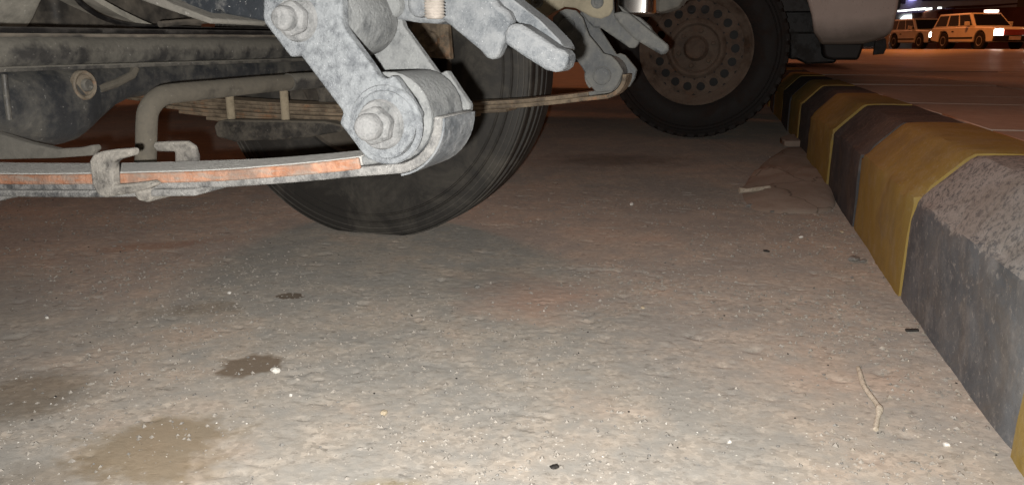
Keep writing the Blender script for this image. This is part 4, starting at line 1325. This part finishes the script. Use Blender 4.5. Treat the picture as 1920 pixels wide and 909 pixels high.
c2 = make_car('car', (21.95, 37.6, 0.215), R(-88), 'white estate car with blazing headlights, frontmost of the two on the far road', L=4.9, H=1.66, lamp_box=True)
c3 = make_car('car', (*UV(-1.6, 7.85)[:2], 0.0), R(180 - TH), 'car in the dark beyond the next truck, only its underside showing', L=4.8, H=1.7, lit=False)
c3['group'] = 'vehicles parked in the row'
c1 = make_car('car', (22.85, 44.6, 0.215), R(-88), 'white estate car queuing behind the other, close to the parked truck', L=4.6, H=1.62)

M['dark_brown'] = simple('dark_brown', (0.10, 0.03, 0.02), 0.8)
M['wall_grey'] = simple('shop_wall', (0.55, 0.56, 0.62), 0.8, 0, 0.2, 0.15, 0.3)
M['wall_tan'] = simple('tan_wall', (0.30, 0.21, 0.13), 0.85, 0, 0.2, 0.2, 0.4)
M['purple'] = simple('dark_fascia', (0.05, 0.03, 0.08), 0.6)
M['brown'] = simple('brown_front', (0.28, 0.10, 0.06), 0.8, 0, 0.2, 0.3, 0.6)
def shop_box(root, base, lo, hi, name, mat, parent=None, bev=0.0):
    b = MB().box(lo, hi)
    return b.build(name, mat, parent or root, off=base, bevel=bev)
SB = (32.0, 60.0, 0.0)
shop = empty('shop_building', SB)
tag(shop, 'pale grey shop building with a row of lamps and lit windows behind the cars', 'building')
shop_box(shop, SB, (20, 60, 0), (37.5, 68, 9), 'wall', 'wall_grey')
def strip_px(pts, y0, y1, name, mat, root, base, bev=0.0):
    b = MB().prism(pts, y0, y1)
    return b.build(name, mat, root, off=base, bevel=bev)
strip_px([(30.3356, 4.0334), (30.4000, 3.5444), (35.1480, 3.6950), (35.0965, 4.0334)], 59.75, 59.98, 'fascia', 'purple', shop, SB)
strip_px([(28.5651, 4.0334), (28.6444, 3.3935), (29.0831, 3.3557), (29.0765, 4.0334)], 59.75, 59.98, 'fascia', 'purple', shop, SB)
strip_px([(27.4713, 2.7176), (30.5107, 2.9382), (31.8035, 3.0116), (31.8244, 2.8647), (30.5357, 2.7544), (27.4893, 2.5703)], 57.9, 59.98, 'canopy', 'purple', shop, SB)
for q in ([(27.6688, 2.8197), (28.0846, 2.8564), (28.0984, 2.7464), (27.6824, 2.7098)], [(28.1611, 2.8564), (28.5003, 2.8930), (28.5143, 2.7831), (28.1749, 2.7464)], [(28.5385, 2.8930), (28.9493, 2.9662), (28.9682, 2.8197), (28.5525, 2.7831)], [(29.1020, 2.9662), (29.5173, 3.0028), (29.5366, 2.8564), (29.1211, 2.8197)], [(29.6367, 2.9662), (29.9755, 3.0028), (29.9952, 2.8564), (29.6561, 2.8197)], [(30.5051, 3.0393), (30.6579, 3.0393), (30.6729, 2.9296), (30.5201, 2.9296)], [(31.1542, 3.0393), (31.3018, 3.0759), (31.3171, 2.9662), (31.1644, 2.9662)]):
    strip_px(q, 57.6, 57.88, 'lamp', 'shop_light', shop, SB)
strip_px([(29.3652, 3.6197), (29.7988, 3.6197), (29.7794, 3.7703), (29.3461, 3.7703)], 59.6, 59.9, 'sign_light', 'blue_light', shop, SB)
for q in ([(28.9480, 2.2967), (29.3848, 2.2967), (29.4700, 2.5636), (29.1972, 2.5255)], [(29.4593, 2.3349), (29.5833, 2.2967), (29.5890, 2.5636), (29.5097, 2.5636)], [(29.7024, 2.2967), (30.1789, 2.2967), (30.1443, 2.5636), (29.6683, 2.5636)], [(30.2981, 2.2967), (30.6952, 2.2967), (30.6549, 2.6017), (30.2583, 2.6017)], [(30.8092, 2.3349), (31.1666, 2.3349), (31.0911, 2.6017), (30.8929, 2.6017)], [(31.2805, 2.3730), (31.5187, 2.3730), (31.5670, 2.6017), (31.3687, 2.6017)]):
    w = strip_px(q, 59.85, 59.98, 'window', 'shop_light', shop, SB)
HB = (38.0, 56.0, 0.0)
hall = empty('brown_building', HB)
tag(hall, 'reddish brown shop front with a long sloping parapet, right of the lit windows', 'building')
strip_px([(29.9514, -0.4967), (29.5198, 2.6749), (29.8336, 2.8169), (34.7708, 2.9587), (35.6955, 2.9587), (36.2648, -0.4967)], 56.0, 59.5, 'wall', 'brown', hall, HB)
strip_px([(30.3810, 2.8791), (30.3661, 2.9850), (30.5822, 3.0203), (32.7822, 3.0909), (34.7854, 3.2318), (34.8024, 3.1261), (32.8037, 2.9498)], 55.6, 56.5, 'parapet', 'dark_brown', hall, HB)
for q in ([(29.5974, 2.5290), (29.5731, 2.7064), (30.0858, 2.7418), (30.1104, 2.5645)], [(30.2584, 2.5645), (30.2336, 2.7418), (30.5293, 2.7418), (30.5543, 2.5645)]):
    strip_px(q, 55.85, 55.99, 'window', 'dark_brown', hall, HB)
TB = (50.0, 64.0, 0.0)
tanb = empty('tan_building', TB)
tag(tanb, 'plain tan building at the right edge behind the cars', 'building')
shop_box(tanb, TB, (37.6, 64, 0), (75, 74, 10), 'wall', 'wall_tan')
strip_px([(39.3826, 2.5014), (39.3568, 2.6641), (42.2983, 2.7860), (42.3261, 2.6235)], 63.7, 63.99, 'ledge', 'dark_brown', tanb, TB)

# unseen sodium street lamp, added by the far road to light the two cars
LP = (15.3, 32.6)
lamp = empty('added_street_lamp', (LP[0], LP[1], ZP))
tag(lamp, 'unseen sodium street lamp added behind the next truck to light the far cars', 'lamp')
b = MB().tube([(0, 0, 0), (0, 0, 3.5), (0, 0, 7.4), (0.25, 0.05, 7.85), (0.9, 0.2, 8.0)], [0.09, 0.075, 0.06, 0.05, 0.045], 14)
b.build('pole', 'car_rim', lamp)
b = MB().box((0.8, 0.08, 7.93), (1.5, 0.34, 8.07))
hd = b.build('lamp_head', 'car_rim', lamp, bevel=0.04)
M['sodium'] = emit('sodium_lens', (1.0, 0.42, 0.13), 12.0)
b = MB().box((0.9, 0.12, 7.90), (1.42, 0.30, 7.929))
b.build('lens', 'sodium', hd)
ld = bpy.data.lights.new('lamp_bulb', 'SPOT')
ld.energy = 3000.0
ld.spot_size = R(150)
ld.spot_blend = 0.6
ld.shadow_soft_size = 0.15
ld.color = (1.0, 0.27, 0.05)
lo = bpy.data.objects.new('lamp_bulb', ld)
lo.location = (1.16, 0.21, 7.85)
lo.parent = lamp
col.objects.link(lo)

# ================================================================== SMALL THINGS ON THE ASPHALT
def stone_mesh(seed, sx, sy, sz, sub=2):
    bm = bmesh.new()
    bmesh.ops.create_icosphere(bm, subdivisions=sub, radius=1)
    r = random.Random(seed)
    ds = [Vector((r.gauss(0, 1), r.gauss(0, 1), r.gauss(0, 1))).normalized() for _ in range(9)]
    cut = [r.uniform(0.55, 0.95) for _ in ds]
    for v in bm.verts:
        for d, c_ in zip(ds, cut):
            k = v.co.dot(d)
            if k > c_:
                v.co -= d * (k - c_)
        v.co = Vector((v.co.x * sx, v.co.y * sy, v.co.z * sz))
    me = bpy.data.meshes.new('stone')
    bm.to_mesh(me)
    bm.free()
    return me
def stone(name, xy, size, mat, label, cat='stone', seed=1, rz=0.0, group='loose stones on the asphalt'):
    me = stone_mesh(seed, *size)
    me.materials.append(M[mat])
    o = bpy.data.objects.new(name, me)
    o.location = (xy[0], xy[1], ground_z(*xy) + size[2] * 0.75)
    o.rotation_euler = (0, 0, rz)
    col.objects.link(o)
    return tag(o, label, cat, group)
M['white_stone'] = simple('white_stone', (0.72, 0.70, 0.65), 0.7, 0, 0.3, 0.2, 200)
M['crumb'] = simple('kerb_crumb', (0.40, 0.355, 0.30), 0.9, 0, 0.2, 0.35, 60)
M['buff_stone'] = simple('buff_stone', (0.50, 0.42, 0.30), 0.8, 0, 0.3, 0.25, 200)
M['dark_stone'] = simple('dark_stone', (0.035, 0.032, 0.03), 0.7, 0, 0.3, 0.3, 200)
M['grey_stone'] = simple('grey_stone', (0.25, 0.24, 0.225), 0.85, 0, 0.3, 0.3, 200)
sp = [(-0.3364, 1.0190), (0.3480, 2.2098), (-0.1616, 0.8924), (0.2564, 0.8256), (0.5067, 0.8155), (-0.0665, 1.4161), (-0.5305, 1.3831), (-0.7926, 1.2453), (-0.2938, 0.9446), (0.2318, 1.3007), (0.0471, 0.7660), (0.5710, 1.6765), (0.6954, 1.8052), (0.8154, 1.8597)]
specs = [((0.0085, 0.0065, 0.005), 'white_stone', 'sharp white stone chip at the edge of the small oil stain'),
         ((0.007, 0.006, 0.006), 'white_stone', 'white stone lying alone right of the near tyre'),
         ((0.0055, 0.0045, 0.004), 'buff_stone', 'small buff stone in the foreground centre'),
         ((0.0035, 0.0030, 0.003), 'white_stone', 'tiny white stone left of the bent dry stalk'),
         ((0.0048, 0.0040, 0.004), 'white_stone', 'round white stone near the foot of the kerb'),
         ((0.0065, 0.0050, 0.004), 'grey_stone', 'grey stone on the reddish patch ahead of the tyre'),
         ((0.0040, 0.0035, 0.003), 'white_stone', 'tiny white stone above the small oil stain'),
         ((0.0040, 0.0035, 0.003), 'white_stone', 'tiny white stone near the left edge of the asphalt'),
         ((0.0030, 0.0028, 0.0025), 'white_stone', 'tiny white stone below the sharp white chip'),
         ((0.0050, 0.0040, 0.003), 'buff_stone', 'pale flat stone in the middle of the asphalt'),
         ((0.0070, 0.0050, 0.003), 'dark_stone', 'dark flat chip at the bottom edge of the asphalt'),
         ((0.0085, 0.0030, 0.003), 'dark_stone', 'short black scrap below the mortar spill'),
         ((0.0060, 0.0050, 0.004), 'white_stone', 'pale crumb of mortar below the spill'),
         ((0.0060, 0.0050, 0.004), 'buff_stone', 'buff crumb of mortar below the yellow block')]
for i, (p, (sz, mt, lb)) in enumerate(zip(sp, specs)):
    stone('stone', p, sz, mt, lb, 'stone', 40 + i, rng.uniform(0, 3))
# black strip of plastic near the kerb
bs = [(0.6523, 1.1867)][0]
b = MB().box((-0.0105, -0.003, 0), (0.0105, 0.003, 0.004))
o = b.build('plastic_scrap', 'dark_stone', None, bevel=0.0008)
o.location = (bs[0], bs[1], ground_z(*bs) + 0.0005)
o.rotation_euler = (0, 0, 0.05)
tag(o, 'short black plastic scrap at the foot of the black kerb block', 'scrap')
# dry stalk
M['stalk'] = dusty('dry_stalk', (0.46, 0.40, 0.31), (0.62, 0.55, 0.45), 120, 0.6, 0.2, 0.8, 0.2, 0.1)
sk = [(0.4958, 1.0283), (0.4782, 0.9694), (0.4686, 0.9133), (0.4645, 0.8953), (0.4500, 0.8696), (0.4387, 0.8478)]
pts = [(x, y, ground_z(x, y) + h) for (x, y), h in zip(sk, (0.006, 0.0055, 0.008, 0.008, 0.0055, 0.0055))]
pts = smooth_curve(pts, 5)
b = MB().tube(pts, [0.0033 + 0.0012 * (float(vnoise(np.array(i * 0.7), np.array(1.5), 71)) - .5) + 0.0011 * (abs(i - 15) < 2) for i in range(len(pts))], 11)
o = b.build('dry_stalk', 'stalk', None, off=pts[12])
o.location = pts[12]
tag(o, 'bent dry stalk lying on the asphalt near the kerb', 'stalk')
# mortar spill at the foot of the kerb
def spill_mat():
    t = NT('mortar_spill')
    c = t.coord()
    f = t.noise(7, 6, 0.7, c, 0.5)
    cc = t.mix(t.ramp(f, 0.38, 0.62), (0.30, 0.235, 0.190), (0.36, 0.295, 0.245))
    cc = t.mix(t.ramp(t.noise(40, 6, 0.75, c), 0.52, 0.68, 0, 0.45), cc, (0.38, 0.32, 0.27))
    vk = t.n('TexVoronoi', feature='DISTANCE_TO_EDGE')
    vk.inputs['Scale'].default_value = 3.2
    nz = t.n('TexNoise')
    nz.inputs['Scale'].default_value = 9
    t.l(c, nz.inputs['Vector'])
    vm = t.n('VectorMath', operation='MULTIPLY_ADD')
    t.l(nz.outputs['Color'], vm.inputs[0])
    vm.inputs[1].default_value = (0.12, 0.12, 0.12)
    t.l(c, vm.inputs[2])
    t.l(vm.outputs[0], vk.inputs['Vector'])
    cc = t.mix(t.ramp(vk.outputs['Distance'], 0.0, 0.012, 0.8, 0.0), cc, (0.09, 0.07, 0.055))
    t.b.inputs['Diffuse Roughness'].default_value = 0.3
    return t.end(cc, 0.9, t.bump(t.noise(60, 5, 0.7, c), 0.6, 0.004), 0, 0.2)
M['spill'] = spill_mat()
ol = [(0.7487, 2.4787), (0.6919, 2.2493), (0.6914, 2.1345), (0.7496, 2.0847), (0.8404, 2.0917), (0.9259, 2.1715), (1.0476, 2.4982), (1.2022, 2.9607), (1.3555, 3.4315), (1.2449, 3.4680), (1.0321, 3.1031), (0.8566, 2.7338)]
cxs = sum(p[0] for p in ol) / len(ol)
cys = sum(p[1] for p in ol) / len(ol)
oc = smooth_curve(ol + [ol[0]], 6)[:-1]
rings = [(1.0, 0.0), (0.985, 0.003), (0.94, 0.007), (0.8, 0.014), (0.6, 0.017), (0.35, 0.021), (0.12, 0.022)]
vs, fs = [], []
n = len(oc)
for s, h in rings:
    for i, (x, y) in enumerate(oc):
        wob = 1 + 0.05 * (float(vnoise(np.array(i * 0.45), np.array(3.3), 61)) - .5)
        px, py = cxs + (x - cxs) * s * wob, cys + (y - cys) * s * wob
        rough = (float(vnoise(np.array(px * 14), np.array(py * 14), 51)) - .5) * 0.010
        ridge = 0.010 * math.exp(-((py - cys - 0.10) / 0.03) ** 2)
        vs.append((px - cxs, py - cys, -0.004 if h == 0 else h + (rough + ridge) * (1 if s < 0.97 else 0.2)))
for r_ in range(len(rings) - 1):
    for i in range(n):
        i2 = (i + 1) % n
        fs.append((r_ * n + i, r_ * n + i2, (r_ + 1) * n + i2, (r_ + 1) * n + i))
fs.append(tuple(range((len(rings) - 1) * n, len(rings) * n)))
b = MB().add(vs, fs)
o = b.build('mortar_spill', 'spill', None, ang=50)
o.location = (cxs, cys, 0)
tag(o, 'flat hardened mortar spill spread at the foot of the kerb', 'mortar')
# slab of mortar broken off at its back edge
ck = [(1.2672, 3.6627), (1.3568, 3.7901), (1.4873, 3.7901), (1.4453, 3.5824), (1.3605, 3.3956), (1.3063, 3.5053), (1.2337, 3.5053)]
cx_, cy_ = ck[0]
b = MB().prism_z([(x - cx_, y - cy_) for x, y in ck], 0.0, 0.028)
o = b.build('mortar_lump', 'spill', None, bevel=0.006, seg=2)
o.location = (cx_, cy_, 0)
tag(o, 'broken slab of mortar behind the spill at the kerb', 'mortar')
# little stick on the spill
sk = [(0.6930, 2.3234), (0.7158, 2.3234), (0.7985, 2.3683)]
pts = [(x, y, 0.020) for x, y in sk]
b = MB().tube(pts, [0.009, 0.0065, 0.0075], 8)
o = b.build('wooden_stick', 'stalk', None, off=pts[1])
o.location = pts[1]
tag(o, 'short pale stick lying across the mortar spill', 'stick')
for i, (p, s) in enumerate(zip([(0.6844, 2.1867), (0.7241, 2.1058), (0.7358, 1.6056), (0.7527, 1.5971)], (0.014, 0.009, 0.016, 0.010))):
    stone('mortar_crumb', p, (s, s * 0.7, s * 0.4), 'grey_stone',
          ['grey mortar crumb at the left rim of the spill', 'small mortar crumb at the front rim of the spill', 'pale mortar crumb at the foot of the yellow block', 'smaller mortar crumb touching the yellow block'][i], 'mortar', 80 + i, 0.4, 'mortar crumbs by the kerb')

# loose grit over the surface: nobody could count it
def scatter(n, seed, mat, name, smin, smax, region):
    r = np.random.RandomState(seed)
    base = np.array([(1, 0, 0), (-1, 0, 0), (0, 1, 0), (0, -1, 0), (0, 0, 1), (0, 0, -1)], float)
    bf = [(0, 2, 4), (2, 1, 4), (1, 3, 4), (3, 0, 4), (2, 0, 5), (1, 2, 5), (3, 1, 5), (0, 3, 5)]
    V, F = [], []
    for i in range(n):
        x, y = region(r)
        s = smin + (smax - smin) * r.rand() ** 3
        p = base * (s * r.uniform(0.6, 1.4, 3)) * np.array([1, 1, 0.7]) * r.uniform(0.75, 1.25, (6, 1))
        a = r.rand() * 6.28
        ca, sa = math.cos(a), math.sin(a)
        k = len(V)
        gzv = ground_z(x, y)
        for q in p:
            V.append((x + q[0] * ca - q[1] * sa, y + q[0] * sa + q[1] * ca, gzv + q[2] + s * 0.25))
        F += [(f[0] + k, f[1] + k, f[2] + k) for f in bf]
    me = bpy.data.meshes.new(name)
    me.from_pydata(V, [], F)
    me.materials.append(M[mat])
    o = bpy.data.objects.new(name, me)
    col.objects.link(o)
    o['kind'] = 'stuff'
    return o
def reg(r):
    while True:
        y = 0.55 + 2.4 * r.rand() ** 1.2
        x = r.uniform(-0.72, 0.62) * (y + 0.1)
        d = (Vector((x, y, 0)) - K0).dot(kout)
        if d < -0.004:
            return x, y
def reg_patch(r):
    while True:
        x, y = reg(r)
        if y < 2.3 and float(vnoise(np.array(x * 4.0 + 7), np.array(y * 4.0 + 3), 12)) * 0.7 + 0.3 * float(vnoise(np.array(x * 13.0), np.array(y * 13.0), 14)) > 0.35 + 0.3 * r.rand():
            return x, y
def reg_kerb(r):
    while True:
        s = r.uniform(-0.8, 2.0)
        d = -abs(r.normal(0, 0.10)) - 0.004
        p = K0 + kdir * s + kout * d
        return p.x, p.y
M['chip_stone'] = simple('chip_stone', (0.37, 0.342, 0.305), 0.9, 0, 0.2, 0.35, 60)
tag(scatter(13000, 6, 'chip_stone', 'chippings', 0.0009, 0.0040, reg_patch), 'stone chippings worn proud of the asphalt', 'chippings')
tag(scatter(2600, 1, 'grey_stone', 'grit', 0.0006, 0.0030, reg), 'grey grit strewn over the asphalt', 'grit')
tag(scatter(550, 2, 'white_stone', 'grit', 0.0005, 0.0017, reg), 'pale grit strewn over the asphalt', 'grit')
tag(scatter(420, 3, 'dark_stone', 'grit', 0.0005, 0.0022, reg), 'dark grit strewn over the asphalt', 'grit')
tag(scatter(1500, 4, 'crumb', 'grit', 0.0006, 0.0042, reg_kerb), 'buff crumbs gathered along the foot of the kerb', 'grit')
